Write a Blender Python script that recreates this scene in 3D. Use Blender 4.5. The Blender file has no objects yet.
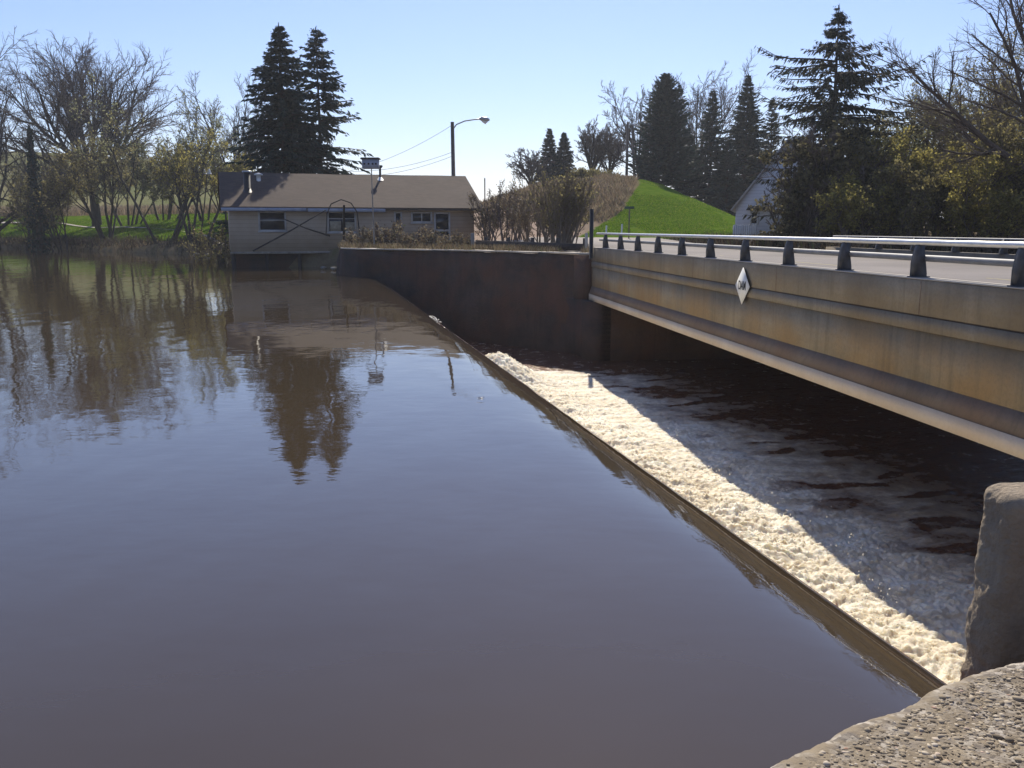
import bpy, math, random
import numpy as np
from mathutils import Vector

R = math.radians
HAZE = 0.0004
scene = bpy.context.scene
COL = scene.collection

# ------------------------------------------------------------------ camera, sky, sun, exposure
FPX, PITCH, EYE = 900.0, R(9.83), 2.2
SUN_AZ, SUN_EL = R(4.5), R(41.5)
cam_d = bpy.data.cameras.new('camera')
cam_d.sensor_width = 36.0
cam_d.lens = 36.0 * FPX / 1024.0
cam_d.clip_start = 0.05
cam_d.clip_end = 6000.0
cam = bpy.data.objects.new('camera', cam_d)
cam.location = (0, 0, EYE)
cam.rotation_euler = (R(90) - PITCH, 0, 0)
COL.objects.link(cam)
scene.camera = cam

world = bpy.data.worlds.new('World')
scene.world = world
world.use_nodes = True
wn = world.node_tree
bg = wn.nodes['Background']
sky = wn.nodes.new('ShaderNodeTexSky')
sky.sky_type = 'NISHITA'
sky.sun_disc = False
sky.sun_elevation = SUN_EL
sky.sun_rotation = SUN_AZ
sky.altitude = 200.0
sky.air_density = 1.15
sky.dust_density = 0.25
sky.ozone_density = 4.5
tint = wn.nodes.new('ShaderNodeMix'); tint.data_type = 'RGBA'; tint.blend_type = 'MULTIPLY'
tint.inputs[0].default_value = 1.0; tint.inputs[7].default_value = (.97, .905, 1.06, 1)
wn.links.new(sky.outputs[0], tint.inputs[6])
wn.links.new(tint.outputs[2], bg.inputs[0])
bg.inputs[1].default_value = 0.095

sun_d = bpy.data.lights.new('sun', 'SUN')
sun_d.energy = 4.2
sun_d.angle = R(0.55)
sun_d.color = (1.0, 0.91, 0.76)
sun_o = bpy.data.objects.new('sun', sun_d)
sv = Vector((math.sin(SUN_AZ) * math.cos(SUN_EL), math.cos(SUN_AZ) * math.cos(SUN_EL), math.sin(SUN_EL)))
sun_o.rotation_euler = (-sv).to_track_quat('-Z', 'Y').to_euler()
sun_o.location = (0, 0, 60)
COL.objects.link(sun_o)

scene.view_settings.view_transform = 'Standard'
scene.view_settings.look = 'None'
scene.view_settings.gamma = 1.0
scene.view_settings.exposure = 0.42
try:
    scene.cycles.use_denoising = True
    scene.cycles.max_bounces = 8
    scene.cycles.transparent_max_bounces = 8
except Exception:
    pass

# ------------------------------------------------------------------ small helpers
def lerp(a, b, t): return a + (b - a) * t
def sstep(a, b, x):
    t = np.clip((np.asarray(x, float) - a) / (b - a), 0, 1)
    return t * t * (3 - 2 * t)
def X(u, Y, v=228):            # lateral position of image column u for something Y metres ahead
    y = (384 - v) / FPX
    return (u - 512) / FPX * Y / (math.cos(PITCH) + y * math.sin(PITCH))
def Zh(v, Y):                  # height of image row v for something Y metres ahead
    y = (384 - v) / FPX
    return EYE + Y * (-math.sin(PITCH) + y * math.cos(PITCH)) / (math.cos(PITCH) + y * math.sin(PITCH))

class VN:                      # lattice value noise, vectorised
    def __init__(s, seed): s.t = np.random.default_rng(seed).random((64, 64, 64)).astype(np.float32)
    def __call__(s, x, y, z=0.0):
        x, y, z = np.broadcast_arrays(np.asarray(x, float), np.asarray(y, float), np.asarray(z, float))
        xi, yi, zi = np.floor(x).astype(int), np.floor(y).astype(int), np.floor(z).astype(int)
        fx, fy, fz = x - xi, y - yi, z - zi
        fx, fy, fz = [f * f * (3 - 2 * f) for f in (fx, fy, fz)]
        T = s.t
        def g(a, b, c): return T[(xi + a) & 63, (yi + b) & 63, (zi + c) & 63]
        c00 = g(0,0,0)*(1-fx)+g(1,0,0)*fx; c10 = g(0,1,0)*(1-fx)+g(1,1,0)*fx
        c01 = g(0,0,1)*(1-fx)+g(1,0,1)*fx; c11 = g(0,1,1)*(1-fx)+g(1,1,1)*fx
        c0 = c00*(1-fy)+c10*fy; c1 = c01*(1-fy)+c11*fy
        return c0*(1-fz)+c1*fz
NZ = VN(5)
def fbm(x, y, z=0.0, o=4, gain=.5):
    a, s, f = 0.0, 1.0, 1.0
    n = 0.0
    for i in range(o):
        a = a + s * (NZ(x*f+17.3*i, y*f+5.1*i, np.asarray(z)*f+3.7*i) - .5)
        n += s; s *= gain; f *= 2.03
    return a / n * 2          # about -1..1
def billow(x, y, z=0.0, o=4, gain=.5):
    a, s, f, n = 0.0, 1.0, 1.0, 0.0
    for i in range(o):
        a = a + s * np.abs(2*NZ(x*f+11.3*i, y*f+7.7*i, np.asarray(z)*f+2.9*i) - 1)
        n += s; s *= gain; f *= 2.1
    return a / n

def mesh_data(name, V, Fs, mat=None, smooth=False):
    V = np.asarray(V, np.float32).reshape(-1, 3)
    me = bpy.data.meshes.new(name)
    me.vertices.add(len(V))
    me.vertices.foreach_set('co', V.ravel())
    idx, starts, n = [], [], 0
    for F in Fs:
        F = np.asarray(F, np.int32)
        if F.size == 0: continue
        k = F.shape[1]
        idx.append(F.ravel()); starts.append(n + np.arange(len(F), dtype=np.int32) * k); n += F.size
    idx = np.concatenate(idx); starts = np.concatenate(starts)
    me.loops.add(len(idx)); me.loops.foreach_set('vertex_index', idx)
    me.polygons.add(len(starts)); me.polygons.foreach_set('loop_start', starts)
    me.update(calc_edges=True)
    if smooth: me.polygons.foreach_set('use_smooth', np.ones(len(starts), bool))
    if mat: me.materials.append(mat)
    me.validate()
    return me
def link(name, me, parent=None):
    o = bpy.data.objects.new(name, me); COL.objects.link(o)
    if parent: o.parent = parent
    return o
def thing(name, label, cat, loc=(0,0,0), rz=0.0, group=None):
    o = bpy.data.objects.new(name, None); COL.objects.link(o)
    o.location = loc; o.rotation_euler = (0, 0, rz); o.empty_display_size = .3
    o['label'] = label; o['category'] = cat
    if group: o['group'] = group
    return o
def tag(o, label, cat, group=None):
    o['label'] = label; o['category'] = cat
    if group: o['group'] = group
    return o
def kind(o, k, label=None):
    o['kind'] = k
    if label: o['label'] = label
    return o

class MB:                      # collects shapes into ONE mesh
    def __init__(s): s.V, s.Q, s.T, s.n = [], [], [], 0
    def add(s, V, Q=None, T=None):
        V = np.asarray(V, float).reshape(-1, 3)
        if Q is not None and len(Q): s.Q.append(np.asarray(Q, int).reshape(-1, 4) + s.n)
        if T is not None and len(T): s.T.append(np.asarray(T, int).reshape(-1, 3) + s.n)
        s.V.append(V); s.n += len(V); return s
    def box(s, x0, x1, y0, y1, z0, z1):
        V = [(x0,y0,z0),(x1,y0,z0),(x1,y1,z0),(x0,y1,z0),(x0,y0,z1),(x1,y0,z1),(x1,y1,z1),(x0,y1,z1)]
        return s.add(V, [(0,3,2,1),(4,5,6,7),(0,1,5,4),(1,2,6,5),(2,3,7,6),(3,0,4,7)])
    def bar(s, p, q, w, h=None, up=(0,0,1)):      # box-section bar from p to q
        p, q = np.array(p, float), np.array(q, float); h = h or w
        d = q - p; d /= np.linalg.norm(d)
        a = np.cross(d, up)
        if np.linalg.norm(a) < 1e-4: a = np.cross(d, (1,0,0))
        a /= np.linalg.norm(a); b = np.cross(a, d)
        V = [c + sx*a*w/2 + sy*b*h/2 for c in (p, q) for sx, sy in ((-1,-1),(1,-1),(1,1),(-1,1))]
        return s.add(V, [(0,1,2,3),(7,6,5,4),(0,4,5,1),(1,5,6,2),(2,6,7,3),(3,7,4,0)])
    def tube(s, pts, rad, k=6, cap=True):
        pts = np.array(pts, float); rad = np.broadcast_to(np.array(rad, float), (len(pts),))
        V, Q = tubes(pts[None], rad[None], k)
        n = len(pts)
        s.add(V, Q)
        if cap:
            base = s.n - len(V)
            for j, p in ((0, pts[0]), (n-1, pts[-1])):
                s.V.append(p.reshape(1,3)); c = s.n; s.n += 1
                ring = base + j*k + np.arange(k)
                s.T.append(np.stack([np.full(k, c), ring, np.roll(ring, -1)], 1))
        return s
    def prism(s, poly, y0, y1):                   # polygon in x,z extruded along y
        n = len(poly); V = [(x, y0, z) for x, z in poly] + [(x, y1, z) for x, z in poly]
        Q = [(i, (i+1) % n, n+(i+1) % n, n+i) for i in range(n)]
        s.add(V, Q)
        b = s.n - 2*n
        for i in range(1, n-1):
            s.T.append(np.array([[b, b+i+1, b+i], [b+n, b+n+i, b+n+i+1]]))
        return s
    def data(s, name, mat=None, smooth=False):
        Fs = []
        if s.Q: Fs.append(np.concatenate(s.Q))
        if s.T: Fs.append(np.concatenate(s.T))
        return mesh_data(name, np.concatenate(s.V), Fs, mat, smooth)
    def build(s, name, mat=None, parent=None, smooth=False):
        return link(name, s.data(name, mat, smooth), parent)
    def world(s, name, mat, parent, smooth=False):  # vertices given in world space, parent unrotated
        me = s.data(name, mat, smooth); o = link(name, me, parent)
        l = parent.location
        me.transform(__import__('mathutils').Matrix.Translation((-l.x, -l.y, -l.z)))
        return o

def tubes(P, Rr, k):            # P (B,n,3), Rr (B,n): tubes, open ended
    B, n, _ = P.shape
    d = np.empty_like(P)
    d[:, 1:-1] = P[:, 2:] - P[:, :-2] if n > 2 else d[:, 1:-1]
    d[:, 0] = P[:, 1] - P[:, 0]; d[:, -1] = P[:, -1] - P[:, -2]
    d /= np.linalg.norm(d, axis=2, keepdims=True) + 1e-9
    m = d.mean(1); ref = np.where(np.abs(m[:, 2:3]) > .8, [[1., 0, 0]], [[0, 0, 1.]])[:, None, :]
    a = np.cross(d, ref); a /= np.linalg.norm(a, axis=2, keepdims=True) + 1e-9
    b = np.cross(a, d)
    th = np.arange(k) / k * 2 * np.pi
    V = P[:, :, None, :] + Rr[:, :, None, None] * (np.cos(th)[None, None, :, None]*a[:, :, None, :] + np.sin(th)[None, None, :, None]*b[:, :, None, :])
    base = (np.arange(B)*n*k)[:, None, None] + (np.arange(n-1)*k)[None, :, None]
    i = np.arange(k)[None, None, :]; j = (i+1) % k
    Q = np.stack([base+i, base+j, base+k+j, base+k+i], -1).reshape(-1, 4)
    return V.reshape(-1, 3), Q

# ------------------------------------------------------------------ materials
def new_mat(name):
    m = bpy.data.materials.new(name); m.use_nodes = True
    nt = m.node_tree; b = nt.nodes['Principled BSDF']
    return m, nt, b
def N(nt, t, **kw):
    n = nt.nodes.new(t)
    for k, v in kw.items():
        if k in n.inputs: n.inputs[k].default_value = v
        else: setattr(n, k, v)
    return n
def coords(nt, kind='Object', scale=(1,1,1)):
    tc = nt.nodes.new('ShaderNodeTexCoord'); mp = nt.nodes.new('ShaderNodeMapping')
    mp.inputs['Scale'].default_value = scale
    nt.links.new(tc.outputs[kind], mp.inputs[0]); return mp.outputs[0]
def noise(nt, vec, scale, detail=4, rough=.55):
    n = N(nt, 'ShaderNodeTexNoise'); n.inputs['Scale'].default_value = scale
    n.inputs['Detail'].default_value = detail; n.inputs['Roughness'].default_value = rough
    nt.links.new(vec, n.inputs['Vector']); return n.outputs['Fac']
def ramp(nt, fac, stops):
    r = nt.nodes.new('ShaderNodeValToRGB'); e = r.color_ramp.elements
    while len(e) < len(stops): e.new(.5)
    for i, (p, c) in enumerate(stops):
        e[i].position = p; e[i].color = (*c, 1) if len(c) == 3 else c
    nt.links.new(fac, r.inputs[0]); return r.outputs[0]
def mix(nt, fac, a, b, mode='MIX'):
    m = nt.nodes.new('ShaderNodeMix'); m.data_type = 'RGBA'; m.blend_type = mode
    for s, v in ((m.inputs[0], fac), (m.inputs[6], a), (m.inputs[7], b)):
        if isinstance(v, (int, float)): s.default_value = v
        elif isinstance(v, tuple): s.default_value = (*v, 1)
        else: nt.links.new(v, s)
    return m.outputs[2]
def bump(nt, b, h, strength, dist=.02, prev=None):
    n = N(nt, 'ShaderNodeBump'); n.inputs['Strength'].default_value = strength; n.inputs['Distance'].default_value = dist
    nt.links.new(h, n.inputs['Height'])
    if prev is not None: nt.links.new(prev, n.inputs['Normal'])
    nt.links.new(n.outputs[0], b.inputs['Normal']); return n.outputs[0]
def mottled(name, stops, scale=3.0, rough=.85, bstr=.3, bdist=.02, metallic=0.0, stretch=(1,1,1), detail=6, bscale=None):
    m, nt, b = new_mat(name)
    v = coords(nt, 'Object', stretch)
    f = noise(nt, v, scale, detail)
    nt.links.new(ramp(nt, f, stops), b.inputs['Base Color'])
    b.inputs['Roughness'].default_value = rough; b.inputs['Metallic'].default_value = metallic
    if bstr: bump(nt, b, noise(nt, v, bscale or scale*6, 5), bstr, bdist)
    return m
def leafy(name, stops, trans=.35, rough=.7):
    m, nt, b = new_mat(name)
    g = nt.nodes.new('ShaderNodeNewGeometry')
    c = ramp(nt, g.outputs['Random Per Island'], stops)
    nt.links.new(c, b.inputs['Base Color']); b.inputs['Roughness'].default_value = rough
    b.inputs['Specular IOR Level'].default_value = .25
    t = N(nt, 'ShaderNodeBsdfTranslucent'); nt.links.new(c, t.inputs[0])
    ms = N(nt, 'ShaderNodeMixShader'); ms.inputs[0].default_value = trans
    nt.links.new(b.outputs[0], ms.inputs[1]); nt.links.new(t.outputs[0], ms.inputs[2])
    nt.links.new(ms.outputs[0], nt.nodes['Material Output'].inputs[0])
    return m

M = {}
M['bark'] = mottled('bark', [(.3,(.05,.038,.03)),(.7,(.13,.10,.08))], 4, .9, .5, .03, stretch=(1,1,.25))
M['twig'] = mottled('twig', [(.3,(.085,.065,.06)),(.7,(.16,.125,.11))], 2, .9, 0)
M['twig_pale'] = mottled('twig_pale', [(.3,(.14,.11,.08)),(.7,(.24,.19,.14))], 2, .9, 0)
M['bark_dark'] = mottled('bark_dark', [(.3,(.025,.02,.017)),(.7,(.06,.05,.042))], 4, .9, .4, .03, stretch=(1,1,.25))
M['spruce'] = leafy('spruce_needles', [(0,(.012,.026,.022)),(.6,(.028,.052,.042)),(1,(.05,.08,.062))], .15)
M['spruce_olive'] = leafy('old_spruce_needles', [(0,(.03,.032,.02)),(.6,(.055,.06,.038)),(1,(.085,.09,.055))], .15)
M['ivy'] = leafy('ivy_leaves', [(0,(.045,.042,.024)),(.5,(.105,.095,.052)),(.85,(.18,.16,.08)),(1,(.28,.24,.12))], .5)
M['leaf_olive'] = leafy('young_olive_leaves', [(0,(.10,.09,.045)),(.6,(.20,.18,.08)),(1,(.33,.29,.12))], .66)
M['leaf_yellow'] = leafy('young_yellow_leaves', [(0,(.17,.15,.05)),(.6,(.31,.275,.08)),(1,(.46,.41,.13))], .66)
M['leaf_pale'] = leafy('pale_spring_leaves', [(0,(.14,.15,.08)),(.6,(.24,.25,.13)),(1,(.36,.36,.19))], .66)
M['dry'] = leafy('dry_stalks', [(0,(.10,.07,.04)),(.5,(.22,.165,.10)),(.85,(.36,.29,.18)),(1,(.10,.13,.04))], .25)
M['brush'] = leafy('brush_stalks', [(0,(.03,.022,.016)),(.5,(.07,.05,.035)),(.85,(.12,.095,.06)),(1,(.10,.12,.04))], .2)
M['weed'] = leafy('weed_stalks', [(0,(.13,.10,.065)),(.5,(.26,.195,.125)),(.85,(.36,.285,.19)),(1,(.14,.15,.06))], .35)
M['white_paint'] = mottled('white_paint', [(.3,(.62,.62,.6)),(.7,(.78,.78,.76))], 3, .6, .1, .005)
M['old_white'] = mottled('dingy_white_paint', [(.3,(.34,.33,.32)),(.7,(.46,.45,.44))], 4, .7, .1, .005)
M['dark_wood'] = mottled('dark_wood', [(.3,(.03,.025,.022)),(.7,(.085,.07,.06))], 5, .85, .4, .01, stretch=(.3,1,1))
M['pale_wood'] = mottled('weathered_wood', [(.3,(.2,.17,.14)),(.7,(.36,.32,.27))], 5, .85, .4, .01)
M['pole_wood'] = mottled('pole_wood', [(.3,(.07,.055,.045)),(.7,(.16,.13,.11))], 5, .85, .4, .01, stretch=(1,1,.2))
M['dark_metal'] = mottled('dark_metal', [(.3,(.02,.02,.022)),(.7,(.05,.05,.052))], 4, .5, .1, .003, .3)
M['grey_metal'] = mottled('galvanised_metal', [(.3,(.3,.31,.32)),(.7,(.45,.46,.47))], 6, .42, .05, .002, .6)
M['rail_metal'] = mottled('aluminium_rail', [(.3,(.5,.51,.52)),(.7,(.64,.64,.65))], 6, .38, .05, .002, .55)
M['rail_shade_grey'] = mottled('shade_grey_rail', [(.3,(.16,.165,.18)),(.7,(.24,.245,.26))], 5, .6, .05, .002, .2)  # darker grey copy of the rail metal, shade put into its colour
M['post_metal'] = mottled('weathered_cast_post', [(.3,(.045,.047,.053)),(.7,(.09,.092,.10))], 8, .6, .15, .004, .2)
M['glass'] = mottled('dark_window_glass', [(.3,(.012,.014,.018)),(.7,(.03,.034,.04))], 1.2, .06, 0)
M['curtain'] = mottled('pale_curtain', [(.3,(.25,.22,.16)),(.7,(.45,.4,.3))], 6, .9, 0)
M['fascia'] = mottled('fascia_boards', [(.3,(.24,.28,.36)),(.7,(.36,.4,.48))], 3, .7, .1, .004)
M['rock'] = mottled('shore_rock', [(.3,(.16,.14,.12)),(.7,(.36,.33,.3))], 4, .9, .5, .03)
M['black'] = mottled('black_paint', [(.3,(.012,.012,.014)),(.7,(.028,.028,.03))], 4, .7, 0)

def streaked(name, top, low, stain, dark, scale=1.0, bstr=.25, streak=.6):   # old concrete with blotches and vertical runs
    m, nt, b = new_mat(name)
    g = nt.nodes.new('ShaderNodeNewGeometry')
    mp = N(nt, 'ShaderNodeMapping'); nt.links.new(g.outputs['Position'], mp.inputs[0]); mp.inputs['Scale'].default_value = (scale,)*3
    v = mp.outputs[0]
    mp2 = N(nt, 'ShaderNodeMapping'); nt.links.new(g.outputs['Position'], mp2.inputs[0]); mp2.inputs['Scale'].default_value = (2.6*scale, 2.6*scale, .16*scale)
    c = ramp(nt, noise(nt, v, .9, 7, .6), [(.35, low), (.62, top)])
    c = mix(nt, ramp(nt, noise(nt, v, .55, 4), [(.42,(0,0,0)),(.62,(1,1,1))]), c, stain)
    c = mix(nt, ramp(nt, noise(nt, mp2.outputs[0], 1.6, 5, .65), [(.52,(0,0,0)),(.80,(streak,)*3)]), c, dark)
    mp3 = N(nt, 'ShaderNodeMapping'); nt.links.new(g.outputs['Position'], mp3.inputs[0]); mp3.inputs['Scale'].default_value = (.5*scale, .5*scale, 5*scale)
    c = mix(nt, ramp(nt, noise(nt, mp3.outputs[0], 1.1, 6, .7), [(.45,(0,0,0)),(.75,(.55,.55,.55))]), c, stain)
    c = mix(nt, ramp(nt, noise(nt, v, .33, 5, .6), [(.5,(0,0,0)),(.72,(.5,.5,.5))]), c, dark)
    c = mix(nt, ramp(nt, noise(nt, v, 22, 3), [(.45,(0,0,0)),(.75,(.25,.25,.25))]), c, dark)
    nt.links.new(c, b.inputs['Base Color']); b.inputs['Roughness'].default_value = .88
    bump(nt, b, noise(nt, v, 14, 8, .65), bstr, .03)
    return m
M['parapet'] = streaked('parapet_concrete', (.245,.215,.165), (.16,.14,.108), (.19,.148,.095), (.075,.063,.05), streak=.7)
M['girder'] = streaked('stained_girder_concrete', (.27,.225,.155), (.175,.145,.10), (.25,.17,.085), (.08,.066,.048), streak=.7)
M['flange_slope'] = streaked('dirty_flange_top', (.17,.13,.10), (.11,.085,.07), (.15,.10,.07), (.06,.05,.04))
M['flange'] = streaked('pale_flange_concrete', (.58,.49,.38), (.5,.42,.32), (.52,.41,.29), (.34,.27,.2), streak=.3)  # bottom strip, much paler than the web above
M['coping'] = streaked('pale_concrete', (.52,.47,.4), (.42,.38,.32), (.46,.4,.31), (.25,.22,.18), streak=.2)
M['old_wall'] = streaked('blackened_wall_concrete', (.075,.052,.042), (.034,.025,.022), (.085,.042,.027), (.015,.012,.011), 1.1, 1.0)
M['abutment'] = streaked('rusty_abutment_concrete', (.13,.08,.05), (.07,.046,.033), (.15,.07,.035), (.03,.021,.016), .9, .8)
M['wing'] = streaked('dark_wing_wall_concrete', (.46,.37,.26), (.32,.25,.175), (.38,.28,.18), (.15,.12,.09), 2.0, 1.0)

def asphalt(name, a, c2):
    m, nt, b = new_mat(name)
    v = coords(nt)
    c = ramp(nt, noise(nt, v, .35, 6), [(.3, a), (.7, c2)])
    c = mix(nt, ramp(nt, noise(nt, v, 40, 2), [(.4,(0,0,0)),(.7,(.35,.35,.35))]), c, tuple(.6*x for x in a))
    nt.links.new(c, b.inputs['Base Color']); b.inputs['Roughness'].default_value = .9
    bump(nt, b, noise(nt, v, 60, 3), .3, .01)
    return m
M['road'] = asphalt('pale_worn_asphalt', (.17,.15,.14), (.25,.22,.2))

# river water: silty brown, glossy, small ripples
def water_mat():
    m, nt, b = new_mat('silty_water')
    g = nt.nodes.new('ShaderNodeNewGeometry')
    def vec(s):
        mp = N(nt, 'ShaderNodeMapping'); nt.links.new(g.outputs['Position'], mp.inputs[0]); mp.inputs['Scale'].default_value = s; return mp.outputs[0]
    c = ramp(nt, noise(nt, vec((1,1,1)), .12, 4), [(.35,(.055,.040,.024)),(.65,(.068,.050,.030))])
    nt.links.new(c, b.inputs['Base Color'])
    b.inputs['Roughness'].default_value = .02; b.inputs['IOR'].default_value = 1.5
    p = bump(nt, b, noise(nt, vec((.9,.35,1)), .45, 3, .55), .12, .22)
    p = bump(nt, b, noise(nt, vec((1,1,1)), .8, 3, .5), .10, .06, p)
    p = bump(nt, b, noise(nt, vec((1,1.6,1)), 3.0, 3, .5), .075, .02, p)
    bump(nt, b, noise(nt, vec((1,1,1)), 14, 2, .5), .03, .004, p)
    return m
M['water'] = water_mat()
def foam_mat():
    m, nt, b = new_mat('foaming_water')
    g = nt.nodes.new('ShaderNodeNewGeometry')
    a = N(nt, 'ShaderNodeAttribute'); a.attribute_name = 'foam'
    mp = N(nt, 'ShaderNodeMapping'); nt.links.new(g.outputs['Position'], mp.inputs[0])
    v = mp.outputs[0]
    n1 = noise(nt, v, 2.3, 8, .68)
    ma = N(nt, 'ShaderNodeMath', operation='MULTIPLY_ADD'); nt.links.new(a.outputs['Fac'], ma.inputs[0]); ma.inputs[1].default_value = 1.0
    sb = N(nt, 'ShaderNodeMath', operation='SUBTRACT'); nt.links.new(n1, sb.inputs[0]); sb.inputs[1].default_value = .5
    ml = N(nt, 'ShaderNodeMath', operation='MULTIPLY'); nt.links.new(sb.outputs[0], ml.inputs[0]); ml.inputs[1].default_value = 1.5
    nt.links.new(ml.outputs[0], ma.inputs[2])
    f = ramp(nt, ma.outputs[0], [(.12,(0,0,0)),(.85,(1,1,1))])
    wht = ramp(nt, noise(nt, v, 5.5, 8, .7), [(.30,(.70,.61,.45)),(.46,(.88,.81,.65)),(.62,(.94,.90,.78))])
    sa = N(nt, 'ShaderNodeAttribute'); sa.attribute_name = 'streak'
    wht = mix(nt, ramp(nt, sa.outputs['Fac'], [(.36,(0,0,0)),(.68,(.55,.55,.55))]), wht, (.62,.50,.33))
    c = mix(nt, f, (.165,.082,.050), wht)
    b.inputs['Subsurface Weight'].default_value = .6; b.inputs['Subsurface Radius'].default_value = (1,.85,.6); b.inputs['Subsurface Scale'].default_value = .07
    nt.links.new(c, b.inputs['Base Color'])
    r = ramp(nt, f, [(0,(.12,)*3),(.5,(.7,)*3)]); nt.links.new(r, b.inputs['Roughness'])
    b.inputs['IOR'].default_value = 1.333
    p = bump(nt, b, noise(nt, v, 7, 8, .7), .55, .06)
    bump(nt, b, noise(nt, v, 26, 6, .7), .6, .02, p)
    return m
M['foam'] = foam_mat()
m, nt, b = new_mat('spray'); b.inputs['Base Color'].default_value = (.84,.79,.68,1); b.inputs['Roughness'].default_value = .5; M['spray'] = m

# ------------------------------------------------------------------ plan of the place
def crest_x(y): return 2.40 - .2262 * (y - 4.63)
CD = np.array((-.2206, .9754)); CN = np.array((.9754, .2206))     # along the crest; towards the bridge
C0 = np.array((2.40, 4.63)); S1 = 39.0
def bridge_x(y): return 5.96 - .1292 * (y - 10.5)
BD = np.array((-.1281, .9918)); BN = np.array((.9918, .1281))
TAIL = -2.6
POOL = np.array([(-250,-60), (-60,-40), (-6,-2.2), (.84,2.78), (2.45,3.9), (2.6,4.55), (6.2,5.2), (16,6.5), (60,9),
                 (120,30), (60,48), (15,36.2), (2.94,34.2), (-2.74,40.2), (-7.2,41.6), (-9.2,45), (-9.6,50.9), (-15.6,51.4),
                 (-18.6,60), (-25.9,75), (-38.4,85), (-57,102), (-120,130), (-250,165)], float)
def pool_sd(x, y):             # + on land, - in the water
    P = POOL; Q = np.roll(P, -1, 0)
    d2 = np.full(x.shape, 1e18); inside = np.zeros(x.shape, bool)
    for (ax, ay), (bx, by) in zip(P, Q):
        ex, ey = bx-ax, by-ay
        t = np.clip(((x-ax)*ex + (y-ay)*ey) / (ex*ex+ey*ey), 0, 1)
        d2 = np.minimum(d2, (x-ax-t*ex)**2 + (y-ay-t*ey)**2)
        c = (ay > y) != (by > y)
        with np.errstate(divide='ignore', invalid='ignore'):
            inside ^= c & (x < (bx-ax)*(y-ay)/(by-ay+1e-12) + ax)
    return np.where(inside, -1, 1) * np.sqrt(d2)
LAWN = np.array([(3.6,61.5), (6.0,67), (9.0,74), (11.8,85), (12.6,92), (12.9,104), (22,104), (21.5,94), (22,84), (21,72), (23,63), (14,62)], float)
def poly_sd(P, x, y):
    Q = np.roll(P, -1, 0); d2 = np.full(x.shape, 1e18); ins = np.zeros(x.shape, bool)
    for (ax, ay), (bx, by) in zip(P, Q):
        ex, ey = bx-ax, by-ay
        t = np.clip(((x-ax)*ex + (y-ay)*ey) / (ex*ex+ey*ey), 0, 1)
        d2 = np.minimum(d2, (x-ax-t*ex)**2 + (y-ay-t*ey)**2)
        c = (ay > y) != (by > y)
        ins ^= c & (x < (bx-ax)*(y-ay)/(by-ay+1e-12) + ax)
    return np.where(ins, 1, -1) * np.sqrt(d2)       # + inside
def land(x, y):
    x, y = np.asarray(x, float), np.asarray(y, float)
    sd = pool_sd(x, y)
    h = 1.12 + .012*np.clip(y-50, 0, 200)*sstep(40, 60, y)*.6
    left = sstep(-13, -24, x) * sstep(46, 56, y)
    hl = .25 + .19*np.clip(sd, 0, 19) + .03*np.clip(sd-19, 0, 120)
    h = lerp(h, hl, left)
    h = h + 17*np.exp(-((x+150)/95.)**2) * sstep(140, 270, y)
    prof = np.interp(x, [-24,-12,-3,2,6,9.5,12.8,15,18,21,24,30,60], [0,1.0,3.0,4.6,5.3,5.7,5.5,4.9,3.4,1.9,.9,.5,.5])
    ramp_ = sstep(58, 93, y) * lerp(1, .55, sstep(105, 170, y))
    h = h + prof*ramp_
    nat = (y > 46) & (x < -9)
    t = np.where(nat, np.clip((sd+1.0)/2.2, 0, 1), np.clip((sd-.35)/1.0, 0, 1))
    t = t*t*(3-2*t)
    h = h + fbm(x*.35, y*.35, 0, 3)*.10*sstep(.5, 3, sd)*(sd > 0)
    return lerp(-4.2, h, t), sd

ax = np.concatenate([[-2500,-1200,-700,-420,-300,-220,-180], np.arange(-140, 70, 1.0), [75,85,100,130,180,260,420,800,2500]])
ay = np.concatenate([[-600,-250,-120,-60,-35], np.arange(-20, 130, 1.0), np.arange(130, 330, 5.0), [360,430,600,1000,2000,4000]])
gx, gy = np.meshgrid(ax, ay)
hz, sd = land(gx, gy)
nx, ny = len(ax), len(ay)
ii = (np.arange(ny-1)[:, None]*nx + np.arange(nx-1)[None, :]).ravel()
me = mesh_data('ground', np.stack([gx, gy, hz], -1).reshape(-1, 3), [np.stack([ii, ii+1, ii+nx+1, ii+nx], 1)], None, True)
zone = np.zeros((nx*ny, 4), np.float32); zone[:, 3] = 1
lsd = poly_sd(LAWN, gx, gy).ravel()
mown = np.clip(.5 + lsd/2.0, 0, 1)
leftlawn = ((sd > 0) & (gx < -15.5) & (gy > 40)).ravel() * np.clip(.5 + (np.minimum(sd-5, 19-sd)/3.0), 0, 1).ravel()
zone[:, 0] = np.maximum(mown, leftlawn)
zone[:, 1] = (sstep(300, 140, gy)*sstep(-8, -2, gx)*sstep(8, 3, gx)*sstep(45, 50, gy)).ravel()
zone[:, 2] = (sstep(110, 170, gy)*sstep(-20, -40, gx)).ravel()
at_ = me.attributes.new('zone', 'FLOAT_COLOR', 'POINT'); at_.data.foreach_set('color', zone.ravel())
m, nt, b = new_mat('ground_cover')
v = coords(nt)
za = N(nt, 'ShaderNodeAttribute'); za.attribute_name = 'zone'
sp = N(nt, 'ShaderNodeSeparateColor'); nt.links.new(za.outputs['Color'], sp.inputs[0])
weeds = ramp(nt, noise(nt, v, 1.3, 7, .65), [(.3,(.10,.075,.045)),(.55,(.20,.155,.095)),(.75,(.13,.13,.05))])
tan_ = ramp(nt, noise(nt, v, .8, 6), [(.3,(.34,.25,.19)),(.7,(.46,.36,.28))])
field = ramp(nt, noise(nt, v, .05, 6), [(.3,(.12,.14,.05)),(.7,(.24,.21,.11))])
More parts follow.
